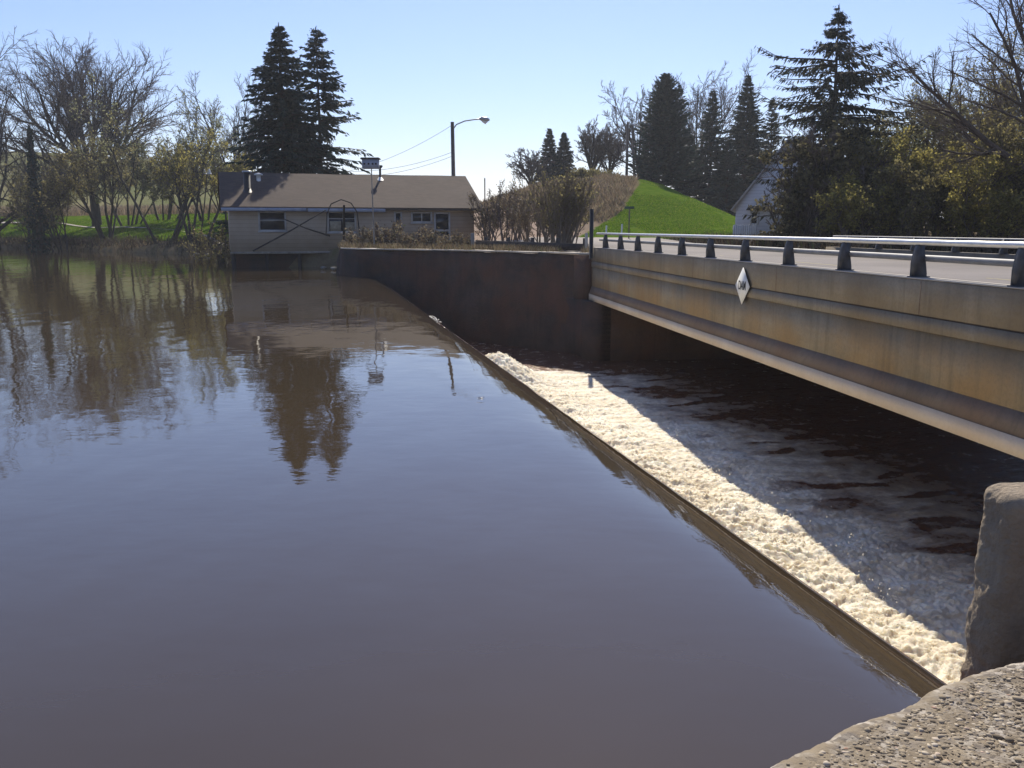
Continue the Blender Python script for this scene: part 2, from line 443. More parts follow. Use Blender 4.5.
grass = ramp(nt, noise(nt, v, 1.1, 8, .7), [(.25,(.045,.095,.008)),(.5,(.085,.15,.012)),(.72,(.15,.18,.03))])
c = mix(nt, sp.outputs[1], weeds, tan_); c = mix(nt, sp.outputs[2], c, field)
nj = N(nt, 'ShaderNodeMath', operation='MULTIPLY_ADD'); nt.links.new(noise(nt, v, 2.5, 4), nj.inputs[0]); nj.inputs[1].default_value = .5; nt.links.new(sp.outputs[0], nj.inputs[2])
c = mix(nt, ramp(nt, nj.outputs[0], [(.68,(0,0,0)),(.80,(1,1,1))]), c, grass)
nt.links.new(c, b.inputs['Base Color']); b.inputs['Roughness'].default_value = .95
b.inputs['Specular IOR Level'].default_value = 0.0
bump(nt, b, noise(nt, v, 6, 8, .7), .6, .12)
me.materials.append(m)
kind(link('ground', me), 'structure')
def gz(x, y):
    h, _ = land(np.array([x], float), np.array([y], float)); return float(h[0])

# upper pool: flat, drawn down towards the crest
ww = np.concatenate([np.linspace(-.06, .9, 17), [1.1,1.4,1.8,2.4,3.2,4.5,7,12,22,45,90,180,320]])
ss = np.concatenate([[-160,-80,-40,-20,-10,-5,-2.5], np.arange(-1.2, S1+8, .35), [60,90,140,220]])
W, S = np.meshgrid(ww, ss)
Zw = -.30*np.exp(-np.clip(W, -.2, 99)/.30) + .016*fbm(S*1.3, W*3, 0, 4)*np.exp(-W/.8)*sstep(-.06, .12, W)
Pxy = C0[None, None] + S[..., None]*CD - W[..., None]*CN
iw = (np.arange(len(ss)-1)[:, None]*len(ww) + np.arange(len(ww)-1)[None]).ravel()
kind(link('river_water', mesh_data('river_water', np.concatenate([Pxy, Zw[..., None]], -1), [np.stack([iw, iw+len(ww), iw+len(ww)+1, iw+1], 1)], M['water'], True)), 'structure')
# falling sheet
ww = np.concatenate([[-.06], np.linspace(0.02, 1.5, 22)])
ss = np.arange(-.3, S1, .2)
W, S = np.meshgrid(ww, ss)
Zw = -.30 - .45*np.clip(W, 0, 9) - 1.15*np.clip(W, 0, 9)**2 + .03*fbm(S*3, W*.8, 0, 4)*sstep(.2, 1, W)
Zw[:, 0] = -.30*np.exp(.06/.3)*0 - .30
Pxy = C0[None, None] + S[..., None]*CD + W[..., None]*CN
iw = (np.arange(len(ss)-1)[:, None]*len(ww) + np.arange(len(ww)-1)[None]).ravel()
me = mesh_data('falling_water', np.concatenate([Pxy, Zw[..., None]], -1), [np.stack([iw, iw+1, iw+len(ww)+1, iw+len(ww)], 1)], M['foam'], True)
at_ = me.attributes.new('foam', 'FLOAT', 'POINT'); at_.data.foreach_set('value', (sstep(-.02, .5, W)*.95).ravel().astype(np.float32))
kind(link('falling_water', me), 'structure')

# boiling tail water
pp = np.concatenate([np.arange(.7, 5.6, .028), np.arange(5.6, 9, .06), np.arange(9, 13, .16), np.arange(13, 40, .8)])
ss = np.concatenate([np.arange(-.6, 13, .026), np.arange(13, 26, .042), np.arange(26, 45, .1)])
Pp, S = np.meshgrid(pp, ss)
Bx = C0[0] + S*CD[0] + Pp*CN[0]; By = C0[1] + S*CD[1] + Pp*CN[1]
endf = sstep(25.4, 24.3, S + .35*fbm(Pp*1.2, S*0, 6, 3))            # froth and swell thin out before the far wall
rc = 2.2 + .7*fbm(S*.33, 0*S, 3, 3)
roll = np.exp(-((Pp-rc)/1.25)**2)*endf
amp = (.09 + .27*roll + .13*sstep(7.5, 3, Pp))*lerp(.45, 1, endf)*lerp(1, .45, sstep(6, 12, Pp))
wx, wy = S + .35*fbm(S*1.1, Pp*1.1, 1, 3), Pp + .35*fbm(S*1.1, Pp*1.1, 6, 3)
lump = billow(wx*1.7, wy*1.15, 0, 3)
mid = billow(wx*5.2+40, wy*3.6, .7, 3, .6)
fine = billow(wx*11+9, wy*8, 2.7, 3, .65)
vfine = billow(wx*23+5, wy*17, 4.7, 2, .6)
Zt = TAIL + .20*roll + .58*np.exp(-((S-23.9)/1.2)**2-((Pp-2.6)/.9)**2) + amp*(.50*(lump-.4) + .30*(mid-.4) + .34*(fine-.4) + .26*(vfine-.4) + .42*fbm(S*.5, Pp*.45, 2, 2)) + .13*roll*fbm(S*.9, Pp*.55, 7, 3)
jit = (.13*np.clip(amp, 0, .5))[..., None]*np.stack([fbm(S*5, Pp*5, 5, 3), fbm(S*5, Pp*5, 9, 3)], -1)
ip = (np.arange(len(ss)-1)[:, None]*len(pp) + np.arange(len(pp)-1)[None]).ravel(); k = len(pp)
me = mesh_data('tail_water', np.concatenate([np.stack([Bx, By], -1)+jit, Zt[..., None]], -1), [np.stack([ip, ip+1, ip+k+1, ip+k], 1)], M['foam'], True)
foam = (1.0*sstep(6.4, 3.8, Pp) - .40*sstep(.55, .75, NZ(wx*2.6, wy*.9, 21))*sstep(1.2, 2.0, Pp))*endf + (.68*sstep(9.6, 5.0, Pp)+.10*sstep(12, 8, Pp))*lerp(.12, 1, endf)*lerp(.55, 1, sstep(.3, .65, NZ(S*.7, Pp*.7, 4))) + .12*(mid-.4) + .10*roll
foam = np.clip(foam, 0.02, 1.05)
at_ = me.attributes.new('foam', 'FLOAT', 'POINT'); at_.data.foreach_set('value', foam.ravel().astype(np.float32))
st_ = .5+.5*fbm(wx*4.2, wy*1.1, 11, 4, .6)          # current-drawn streaks of thinner froth
at_ = me.attributes.new('streak', 'FLOAT', 'POINT'); at_.data.foreach_set('value', st_.ravel().astype(np.float32))
kind(link('tail_water', me), 'structure')
# flying drops above the boil
rng = np.random.default_rng(3)
n = 5200
s_ = rng.uniform(1, 22.3, n); p_ = np.abs(rng.normal(2.3, .7, n))+.6
clump = NZ(s_*1.7, p_*1.7, 8) > .55
s_, p_ = s_[clump], p_[clump]; n = len(s_)
c3 = np.stack([C0[0]+s_*CD[0]+p_*CN[0], C0[1]+s_*CD[1]+p_*CN[1], TAIL+.22+.2*np.exp(-((p_-2.4)/1.2)**2)+rng.exponential(.085, n)], -1)
rr = .004+.012*rng.random(n)**2
q_ = 70; sq = rng.uniform(19.6, 21.2, q_); wq = rng.normal(.03, .05, q_)    # white water where the crest is snagged near the far end
c3 = np.concatenate([c3, np.stack([C0[0]+sq*CD[0]-wq*CN[0], C0[1]+sq*CD[1]-wq*CN[1], -.27+rng.uniform(-.01, .05, q_)], -1)]); rr = np.concatenate([rr, rng.uniform(.008, .028, q_)]); n += q_
oc = np.array([(1,0,0),(0,1,0),(-1,0,0),(0,-1,0),(0,0,1),(0,0,-1)], float)
of = np.array([(0,1,4),(1,2,4),(2,3,4),(3,0,4),(1,0,5),(2,1,5),(3,2,5),(0,3,5)])
V = c3[:, None] + rr[:, None, None]*oc[None]*rng.uniform(.6, 1.5, (n, 6, 1))
sp_o = link('spray', mesh_data('spray', V, [(np.arange(n)[:, None, None]*6 + of[None]).reshape(-1, 3)], M['spray'], True))
kind(sp_o, 'stuff', 'flying drops of cream foam above the boil below the weir')

# ------------------------------------------------------------------ walls and abutments
def sweep(mb, path, prof, k=None):       # profile (offset to the right of the path, z) swept along plan path with mitres
    path = np.array(path, float); d = np.diff(path, axis=0); d /= np.linalg.norm(d, axis=1, keepdims=True)
    dd = np.vstack([d[:1], d[:-1]+d[1:], d[-1:]]); dd /= np.linalg.norm(dd, axis=1, keepdims=True)
    nn = np.stack([dd[:, 1], -dd[:, 0]], 1)
    m_ = len(prof); V = []
    for p, q in zip(path, nn):
        V += [(p[0]+q[0]*o, p[1]+q[1]*o, z) for o, z in prof]
    Q = [(i*m_+j, (i+1)*m_+j, (i+1)*m_+(j+1) % m_, i*m_+(j+1) % m_) for i in range(len(path)-1) for j in range(m_)]
    mb.add(V, Q)
    b0 = mb.n - len(V)
    for i, s in ((0, 1), (len(path)-1, -1)):
        for j in range(1, m_-1): mb.T.append(np.array([[b0+i*m_, b0+i*m_+j, b0+i*m_+j+1][::s]]))
def rough_up(me, a, sc, zlock=None):
    n = len(me.vertices); co = np.empty(n*3, np.float32); me.vertices.foreach_get('co', co); co = co.reshape(-1, 3)
    d = np.stack([fbm(co[:, 0]*sc, co[:, 1]*sc, co[:, 2]*sc+k*13, 4) for k in range(3)], 1)
    if zlock: d[:, 2] *= zlock
    me.vertices.foreach_set('co', (co + a*d).astype(np.float32).ravel()); me.update()
def fine_path(path, step):
    out = [path[0]]
    for a, b_ in zip(path[:-1], path[1:]):
        a, b_ = np.array(a, float), np.array(b_, float); k = max(1, int(np.linalg.norm(b_-a)/step))
        out += [tuple(a+(b_-a)*(i+1)/k) for i in range(k)]
    return out
# far retaining wall, rounded at its upstream end
rw = thing('retaining_wall', 'long blackened concrete retaining wall with dry grass on top across the river', 'wall', (-2.5, 39, 0))
wp = fine_path([(-8.7,48.5),(-8.6,45.4),(-8.1,43.4),(-7.0,42.0),(-5,41.0),(-2.74,39.9),(2.9,34.3)], .3)
zs = [1.2,.9,.6,.3,0,-.4,-.8,-1.2,-1.6,-2,-2.4,-3.2]
prof = [(0.0+.02*i, z) for i, z in enumerate(zs)] + [(-1.7,-3.2), (-1.7,1.14)]
mb = MB(); sweep(mb, wp, prof)
me = mb.data('wall_body', M['old_wall'], False); rough_up(me, .22, 1.5, .35); rough_up(me, .09, 4.5, .3)
me.transform(__import__('mathutils').Matrix.Translation((2.5,-39,0)))
link('wall_body', me, rw)
mb = MB(); sweep(mb, wp, [(.05,1.215),(.05,1.265),(-.5,1.275),(-.5,1.215)])
me = mb.data('coping', M['coping'], False); rough_up(me, .05, 2.1, .5)
me.transform(__import__('mathutils').Matrix.Translation((2.5,-39,0)))
link('coping', me, rw)

# near abutment ledge with exposed aggregate (where the photographer stands)
def agg_mat():
    m, nt, b = new_mat('exposed_aggregate')
    v = coords(nt)
    vo = N(nt, 'ShaderNodeTexVoronoi'); vo.inputs['Scale'].default_value = 38; nt.links.new(v, vo.inputs['Vector'])
    c = ramp(nt, noise(nt, v, 5, 7, .65), [(.3,(.20,.155,.10)),(.7,(.33,.265,.175))])
    g = N(nt, 'ShaderNodeSeparateColor'); nt.links.new(vo.outputs['Color'], g.inputs[0])
    st = ramp(nt, g.outputs[0], [(0,(.14,.115,.09)),(.5,(.30,.255,.2)),(.85,(.44,.39,.31)),(1,(.52,.46,.38))])
    c = mix(nt, ramp(nt, noise(nt, v, 9, 3), [(.42,(0,0,0)),(.58,(1,1,1))]), c, st)
    nt.links.new(c, b.inputs['Base Color']); b.inputs['Roughness'].default_value = .9
    p = bump(nt, b, vo.outputs['Distance'], -.5, .012)
    bump(nt, b, noise(nt, v, 60, 6, .7), .7, .012, p)
    return m
M['aggregate'] = agg_mat()
M['pebble'] = leafy('pebbles', [(0,(.16,.125,.085)),(.45,(.29,.235,.16)),(.8,(.42,.35,.25)),(.97,(.55,.48,.38)),(1,(.42,.24,.16))], 0.0, .85)
LED = thing('concrete_ledge', 'pebbly exposed aggregate concrete ledge in the near right corner', 'ledge', (1.5, 2.0, 0))
e0, e1 = np.array((-6.4,-2.3)), np.array((.84,2.78)); e2 = np.array((2.45,3.80))
edge = fine_path([e0, e1], .12) + fine_path([e1, (1.27,3.09), (1.72,3.37), (2.2,3.66), (3.0,4.05)], .014)[1:] + fine_path([(3.0,4.05), (8,6)], .12)[1:]
edge = np.array(edge); L = len(edge)
cs = np.concatenate([[0,0,0,.0,.012,.03,.06], np.arange(.075, 1.3, .015), [1.8,2.2,3,4.5]])
zz = np.concatenate([[-2.9,-.6,.0,.3,.365,.39,.398], np.full(len(cs)-7, .40)])
inw = np.array((.58,-.815))
E_, C_ = np.meshgrid(np.arange(L), np.arange(len(cs)), indexing='ij')
VX = edge[E_][..., 0] + inw[0]*cs[C_]; VY = edge[E_][..., 1] + inw[1]*cs[C_]; VZ = zz[C_].copy()
wob = fbm(VX*2.2, VY*2.2, VZ, 4); wob2 = billow(VX*9, VY*9, VZ*9, 3)
VX += inw[0]*(-.05*wob*(cs[C_] < .1)); VY += inw[1]*(-.05*wob*(cs[C_] < .1))
VZ += np.where(zz[C_] > .1, .018*wob + .016*(wob2-.4) + .010*(billow(VX*34, VY*34, 1.5, 3)-.4), 0)
kk = len(cs)
ie = (np.arange(L-1)[:, None]*kk + np.arange(kk-1)[None]).ravel()
Vl = np.stack([VX-1.5, VY-2.0, VZ], -1).reshape(-1, 3)
ledge_me = mesh_data('ledge_slab', Vl, [np.stack([ie, ie+kk, ie+kk+1, ie+1], 1)], M['aggregate'], True)
link('ledge_slab', ledge_me, LED)
# embedded pebbles, one mesh
rng = np.random.default_rng(8)
ico = np.array([(0,0,1),(.894,0,.447),(.276,.851,.447),(-.724,.526,.447),(-.724,-.526,.447),(.276,-.851,.447),
                (.724,.526,-.447),(-.276,.851,-.447),(-.894,0,-.447),(-.276,-.851,-.447),(.724,-.526,-.447),(0,0,-1)])
icf = np.array([(0,1,2),(0,2,3),(0,3,4),(0,4,5),(0,5,1),(1,6,2),(2,7,3),(3,8,4),(4,9,5),(5,10,1),(6,7,2),(7,8,3),(8,9,4),(9,10,5),(10,6,1),(11,7,6),(11,8,7),(11,9,8),(11,10,9),(11,6,10)])
pick = rng.integers(0, L*kk, 90000)
ok = (C_.ravel()[pick] >= 8) & (edge[E_.ravel()[pick]][:, 0] > .2) & (edge[E_.ravel()[pick]][:, 0] < 3.6)
pick = pick[ok][:26000]; n = len(pick)
rad = .0035 + .0125*rng.random(n)**3.5
cen = Vl[pick] + rng.normal(0, .014, (n, 3))*np.array((1,1,0)); cen[:, 2] -= rad*.22
shp = ico[None]*rng.uniform(.75, 1.25, (n, 12, 1))*np.stack([rng.uniform(.8,1.5,n), rng.uniform(.7,1.2,n), rng.uniform(.4,.65,n)], -1)[:, None]
th = rng.uniform(0, 6.28, n); cx, sx = np.cos(th)[:, None], np.sin(th)[:, None]
shp = np.stack([shp[..., 0]*cx-shp[..., 1]*sx, shp[..., 0]*sx+shp[..., 1]*cx, shp[..., 2]], -1)
peb = link('aggregate_pebbles', mesh_data('aggregate_pebbles', cen[:, None]+rad[:, None, None]*shp, [(np.arange(n)[:, None, None]*12+icf[None]).reshape(-1, 3)], M['pebble'], True), LED)
peb['kind'] = 'stuff'

# wing wall standing beyond the ledge
def block(x0, x1, y0, y1, z0, z1, step, rnd):      # subdivided box with rounded rim
    nx_, ny_, nz_ = [max(2, int((b_-a)/step)) for a, b_ in ((x0,x1),(y0,y1),(z0,z1))]
    mb = MB()
    def face(f, nu, nv, flip):
        u, v_ = np.meshgrid(np.linspace(0,1,nu+1), np.linspace(0,1,nv+1), indexing='ij')
        P = f(u, v_).reshape(-1, 3); i = (np.arange(nu)[:, None]*(nv+1)+np.arange(nv)[None]).ravel()
        Q = np.stack([i, i+nv+1, i+nv+2, i+1], 1); mb.add(P, Q[:, ::-1] if flip else Q)
    o = lambda *a: np.stack(np.broadcast_arrays(*a), -1)
    face(lambda u, v_: o(x0+(x1-x0)*u, y0+0*u, z0+(z1-z0)*v_), nx_, nz_, False)
    face(lambda u, v_: o(x0+(x1-x0)*u, y1+0*u, z0+(z1-z0)*v_), nx_, nz_, True)
    face(lambda u, v_: o(x0+0*u, y0+(y1-y0)*u, z0+(z1-z0)*v_), ny_, nz_, True)
    face(lambda u, v_: o(x1+0*u, y0+(y1-y0)*u, z0+(z1-z0)*v_), ny_, nz_, False)
    face(lambda u, v_: o(x0+(x1-x0)*u, y0+(y1-y0)*v_, z1+0*u), nx_, ny_, False)
    V = np.concatenate(mb.V); lo = np.array((x0,y0,z0))+rnd; hi = np.array((x1,y1,z1))-rnd; lo[2] = z0
    c_ = np.clip(V, lo, hi); d = V-c_; l = np.linalg.norm(d, axis=1, keepdims=True)
    mb.V = [np.where(l > 1e-6, c_+d/np.maximum(l, 1e-6)*np.minimum(l, rnd), V)]
    return mb
WG = thing('wing_wall', 'dark upright concrete wing wall with chipped rounded edge beyond the pebbly ledge', 'wall', (2.6, 4.5, 0))
mb = block(2.60, 5.9, 4.50, 4.82, -3.0, .83, .016, .08)
V = mb.V[0]
left = sstep(.9, 0, V[:, 0]-2.60)
V[:, 0] -= .05*left*np.clip((.8-V[:, 2])/1.0, 0, 1.6)
V[:, 2] += .03*fbm(V[:, 0]*3, V[:, 1]*3, 0, 3)*(V[:, 2] > .6)
dsp = .035*fbm(V[:, 0]*5, V[:, 1]*5, V[:, 2]*5, 4)*np.maximum(left**3, .25)
V[:, 0] -= dsp; V[:, 1] += .5*dsp
V[:, 0] += .03*billow(V[:, 0]*9, V[:, 1]*9, V[:, 2]*6, 3)*left**4
gr_ = billow(V[:, 0]*26, V[:, 1]*26, V[:, 2]*26, 3)
V[:, 0] += .022*(gr_-.4)*left**3; V[:, 1] -= .006*(gr_-.4); V[:, 2] += .010*(gr_-.4)*(V[:, 2] > .7)
V -= np.array((2.6, 4.5, 0)); mb.V = [V]
mb.build('wall_body', M['wing'], WG, True)

# ------------------------------------------------------------------ the bridge
BR = thing('road_bridge', 'long concrete girder road bridge with stained side over the river', 'bridge', (bridge_x(20.), 20., 0))
BR_W = 9.6
Y0, Y1 = 4.0, 33.9
def bp(y, off): return (bridge_x(y)+BN[0]*off, y+BN[1]*off)
def along(prof, name, mat, y0=Y0, y1=Y1, step=1.0):    # profile (offset from the face towards the road, z)
    mb = MB(); n_ = int((y1-y0)/step)
    sweep(mb, [bp(y, 0) for y in np.linspace(y0, y1, n_+1)], prof)
    return mb.world(name, mat, BR)
along([(.02,1.0),(.02,1.47),(.04,1.49),(.36,1.49),(.38,1.47),(.38,1.0)], 'parapet', M['parapet'])
along([(.025,1.493),(.03,1.505),(.37,1.505),(.375,1.493)], 'parapet_lit_edge', M['coping'])  # thin pale strip, the sunlit top edge put into the colour
along([(.05,.976),(.05,.999),(.36,.999),(.36,.976)], 'parapet_joint', M['flange_slope'])
along([(.022,.78),(.022,.975),(.36,.975),(.36,.78)], 'deck_edge', M['parapet'])
along([(.05,.06),(.05,.778),(.5,.778),(.5,.06)], 'girder_web', M['girder'])
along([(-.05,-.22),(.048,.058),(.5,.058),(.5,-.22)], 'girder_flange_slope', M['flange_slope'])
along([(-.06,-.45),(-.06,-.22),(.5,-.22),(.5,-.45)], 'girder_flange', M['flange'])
along([(.36,.60),(.36,1.165),(BR_W-.36,1.165),(BR_W-.36,.60)], 'deck_slab', M['parapet'])
along([(BR_W-.36,.78),(BR_W-.36,1.49),(BR_W,1.49),(BR_W,.78)], 'parapet', M['parapet'])
for k in range(4):
    o_ = 1.9+k*1.9
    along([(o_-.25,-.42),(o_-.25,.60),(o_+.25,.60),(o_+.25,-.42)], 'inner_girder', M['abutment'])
along([(BR_W-.5,-.45),(BR_W-.5,.78),(BR_W-.1,.78),(BR_W-.1,-.45)], 'girder_web', M['girder'])
# expansion joints of the parapet as thin recess strips
for y in (12.6, 17.4, 22.3, 27.2, 31.6):
    mb = MB(); sweep(mb, [bp(y, 0), bp(y+.02, 0)], [(.016,1.003),(.016,1.468),(.03,1.468),(.03,1.003)]); mb.world('expansion_joint', M['flange_slope'], BR)
# abutments
AB = thing('bridge_abutment', 'rust stained concrete abutment under the far end of the bridge', 'abutment', (4, 34, 0))
mb = MB(); a_, b_ = bp(33.2, -.05), bp(33.2, BR_W+1.5)
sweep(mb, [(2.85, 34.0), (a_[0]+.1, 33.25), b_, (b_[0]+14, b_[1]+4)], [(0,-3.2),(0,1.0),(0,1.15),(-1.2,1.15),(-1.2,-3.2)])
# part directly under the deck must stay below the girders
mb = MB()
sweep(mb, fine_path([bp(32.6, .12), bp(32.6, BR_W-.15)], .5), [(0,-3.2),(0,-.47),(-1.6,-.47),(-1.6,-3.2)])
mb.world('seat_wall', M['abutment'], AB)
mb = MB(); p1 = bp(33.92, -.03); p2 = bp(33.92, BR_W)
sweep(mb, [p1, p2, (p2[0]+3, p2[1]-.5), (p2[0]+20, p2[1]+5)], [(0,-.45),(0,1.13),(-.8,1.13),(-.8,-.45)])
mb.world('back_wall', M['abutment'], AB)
mb = MB(); q = bp(32.6, .1)
sweep(mb, [(1.75,35.35), (2.6,34.2), (2.62,33.0), q, bp(32.6,.5)], [(0,-3.2),(0,-.46),(-.4,-.46),(-.4,-3.2)])
mb.world('corner_wall', M['old_wall'], AB)
mb = MB(); sweep(mb, [(2.35,34.45), (2.72,34.05), (p1[0]-.03,33.85)], [(0,-.46),(0,1.2),(-.5,1.2),(-.5,-.46)])
mb.world('corner_post', M['old_wall'], AB)
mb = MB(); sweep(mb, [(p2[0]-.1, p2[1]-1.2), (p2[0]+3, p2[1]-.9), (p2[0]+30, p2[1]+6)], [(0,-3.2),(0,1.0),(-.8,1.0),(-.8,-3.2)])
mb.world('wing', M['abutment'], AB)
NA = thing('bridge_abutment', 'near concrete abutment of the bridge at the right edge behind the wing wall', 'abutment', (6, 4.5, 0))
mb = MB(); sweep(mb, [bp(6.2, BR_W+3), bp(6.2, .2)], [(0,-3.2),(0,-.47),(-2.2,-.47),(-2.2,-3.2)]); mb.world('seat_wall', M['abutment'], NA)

# carriageway and roads
mb = MB(); sweep(mb, [bp(-40, 0), bp(0,0), bp(33,0), bp(48,0), (0.6, 66)], [(.39,1.0),(.39,1.185),(BR_W-.39,1.185),(BR_W-.39,1.0)])
V = np.concatenate(mb.V); V[:, 2] += .016*np.clip(V[:, 1]-40, 0, 40); mb.V = [V]
kind(mb.build('road', M['road']), 'structure')
mb = MB()
for y in np.arange(-30, 60, 9.): 
    sweep(mb, [bp(y, BR_W/2), bp(y+3, BR_W/2)], [(-.05,1.189),(.05,1.189)])
M['road_paint'] = mottled('worn_road_paint', [(.35,(.5,.42,.14)),(.65,(.3,.26,.19))], 8, .8, 0)
V = np.concatenate(mb.V); V[:, 2] += .016*np.clip(V[:, 1]-40, 0, 40); mb.V = [V]
kind(mb.build('road_markings', M['road_paint']), 'structure')
# cross road at the foot of the hill
xs = np.arange(-6, 60, 1.0); V, Q = [], []
for i, x in enumerate(xs):
    yc = 59.3 - .02*x
    for dy in (-2.2, 0, 2.2):
        V.append((x, yc+dy, gz(x, yc+dy)+.10 if True else 0))
    if i: Q += [((i-1)*3+j, i*3+j, i*3+j+1, (i-1)*3+j+1) for j in (0, 1)]
mb = MB().add(V, Q); kind(mb.build('cross_road', M['road'], smooth=True), 'structure')

# railing on the near parapet
RL = thing('bridge_railing', 'two pipe metal railing with tapered posts on the near parapet', 'railing', (bridge_x(20.), 20., 1.49))
yr = [10.82 - 2.15*3 + 2.15*i for i in range(14)]
yr = [y for y in yr if 5 < y < 33.9]
pm = MB()   # one post, local: x towards the road, y along bridge
def post_data():
    mb = MB(); pr = [(-.03,0),(.17,0),(.17,.05),(.12,.34),(.10,.505),(.045,.505),(-.0,.38),(-.03,.2)]
    mb.prism(pr, -.052, .052); mb.box(-.045, .20, -.09, .09, 0, .014)
    me = mb.data('post', M['post_metal'])
    return me
pme = post_data(); bz = math.atan2(BN[1], BN[0])
for y in yr:
    o = link('post', pme, RL); p = bp(y, .12)
    o.location = (p[0]-RL.location.x, p[1]-RL.location.y, .017); o.rotation_euler = (0, 0, bz)
for z_, r_, off in ((2.0,.040,.19), (1.775,.048,.30)):
    mb = MB(); mb.tube([(*bp(y, off-.02), z_) for y in np.linspace(4.2, 33.6, 30)], r_, 10)
    mb.world('rail', M['rail_metal' if z_ > 1.9 else 'rail_shade_grey'], RL, True)  # lower rail: its back-side shade is put into the darker colour
RF = thing('bridge_railing', 'metal railing along the far side of the bridge seen behind the near rail', 'railing', (bridge_x(20.)+BR_W, 20., 1.49))
for y in yr:
    o = link('post', pme, RF); p = bp(y, BR_W-.25)
    o.location = (p[0]-RF.location.x, p[1]-RF.location.y, .002); o.rotation_euler = (0, 0, bz+math.pi); o.scale = (1, 1, .79)
for z_, off in ((1.89,.23), (1.69,.34)):
    mb = MB(); mb.tube([(*bp(y, BR_W-off), z_) for y in np.linspace(4.2, 33.6, 30)], .036, 10)
    mb.world('rail', M['rail_shade_grey'], RF, True)

# diamond dam sign on the bridge side
DS = thing('dam_sign', 'white diamond sign lettered DAM fixed to the side of the bridge', 'sign', (*bp(18.95, -.03), 1.005), math.atan2(-BD[1], -BD[0])+0)
# local x runs along the bridge towards the camera, local -y faces the river
def diamond(a, t0, t1): 
    mb = MB(); P = [(0,-a),(a,0),(0,a),(-a,0)]; mb.prism(P, t0, t1); return mb
dang = math.atan2(-BN[1], -BN[0]) + math.pi/2
DS.rotation_euler = (0, 0, dang)
diamond(.385, -.012, 0).build('sign_face', M['white_paint'], DS)
diamond(.36, .002, .03).build('backing_board', M['dark_wood'], DS)
fc = bpy.data.curves.new('lettering', 'FONT'); fc.body = 'DAM'; fc.size = .235; fc.align_x = 'CENTER'; fc.align_y = 'CENTER'; fc.extrude = .003; fc.offset = .001
fo = bpy.data.objects.new('tmp', fc); COL.objects.link(fo)
bpy.context.view_layer.update()
lm = bpy.data.meshes.new_from_object(fo.evaluated_get(bpy.context.evaluated_depsgraph_get()))
bpy.data.objects.remove(fo); lm.materials.clear(); lm.materials.append(M['black']); lm.name = 'lettering'
lo = link('lettering', lm, DS); lo.rotation_euler = (R(90), 0, 0); lo.location = (0, -.017, 0); lo.scale = (.8, 1.15, 1)

# ------------------------------------------------------------------ the riverside house
HA = R(17.8)
HS = thing('riverside_house', 'low beige house with brown shingle roof standing over the water', 'house', (-15.55, 50.35, 0), HA)
exx, eyy = np.array((math.cos(HA), math.sin(HA))), np.array((-math.sin(HA), math.cos(HA)))
def hs(u, v=215):              # image column -> distance along the house front
    y = (384-v)/FPX; rx = ((u-512)/FPX)/(math.cos(PITCH)+y*math.sin(PITCH))
    p = np.array((-15.55, 50.35))      # p + s*exx = t*(rx,1)
    A = np.array([[exx[0], -rx], [exx[1], -1]]); s, t = np.linalg.solve(A, -p); return float(s), float(t)
def siding(name, a, c2, step):
    m, nt, b = new_mat(name)
    v = coords(nt)
    w = N(nt, 'ShaderNodeTexWave', wave_type='BANDS', bands_direction='Z', wave_profile='SAW'); w.inputs['Scale'].default_value = 1/step/3.2; w.inputs['Distortion'].default_value = 0
    nt.links.new(v, w.inputs['Vector'])
    c = ramp(nt, noise(nt, v, 1.5, 6), [(.3, a), (.7, c2)])
    c = mix(nt, ramp(nt, w.outputs['Fac'], [(0,(.7,)*3),(.12,(0,0,0))]), c, tuple(.35*x for x in a))
    nt.links.new(c, b.inputs['Base Color']); b.inputs['Roughness'].default_value = .8
    bump(nt, b, w.outputs['Fac'], .5, .02)
    return m
M['siding'] = siding('beige_siding', (.38,.295,.21), (.44,.35,.26), .22)
M['grey_siding'] = siding('grey_siding', (.70,.70,.71), (.78,.78,.79), .2)
def shingles():
    m, nt, b = new_mat('brown_shingles')
    v = coords(nt)
    br = N(nt, 'ShaderNodeTexBrick'); br.inputs['Scale'].default_value = 1.0
    br.inputs['Brick Width'].default_value = .33; br.inputs['Row Height'].default_value = .15; br.inputs['Mortar Size'].default_value = .012
    br.inputs['Color1'].default_value = (.102,.066,.047,1); br.inputs['Color2'].default_value = (.066,.044,.033,1); br.inputs['Mortar'].default_value = (.07,.05,.04,1)
    nt.links.new(v, br.inputs['Vector'])
    c = mix(nt, ramp(nt, noise(nt, v, .7, 6), [(.35,(0,0,0)),(.7,(.5,.5,.5))]), br.outputs['Color'], (.105,.075,.056))
    nt.links.new(c, b.inputs['Base Color']); b.inputs['Roughness'].default_value = .92
    bump(nt, b, br.outputs['Fac'], -.4, .01)
    return m
M['shingle'] = shingles()
HL, HD, ZF, ZE, ZR = hs(474)[0], 7.6, .88, 3.36, 5.45
mb = MB(); mb.box(0, HL, 0, HD, ZF, 3.30); mb.prism([(0,0)]*3, 0, 0) if False else None
mb.build('wall', M['siding'], HS)
for xx in (0.0, HL-.12):       # gable ends
    mb = MB()
    V = [(xx,0,3.303),(xx,HD,3.303),(xx,HD/2,5.2),(xx+.12,0,3.303),(xx+.12,HD,3.303),(xx+.12,HD/2,5.2)]
    mb.add(V, [(0,3,4,1),(1,4,5,2),(2,5,3,0)], [(0,1,2),(3,5,4)])
    mb.build('gable', M['siding'], HS)
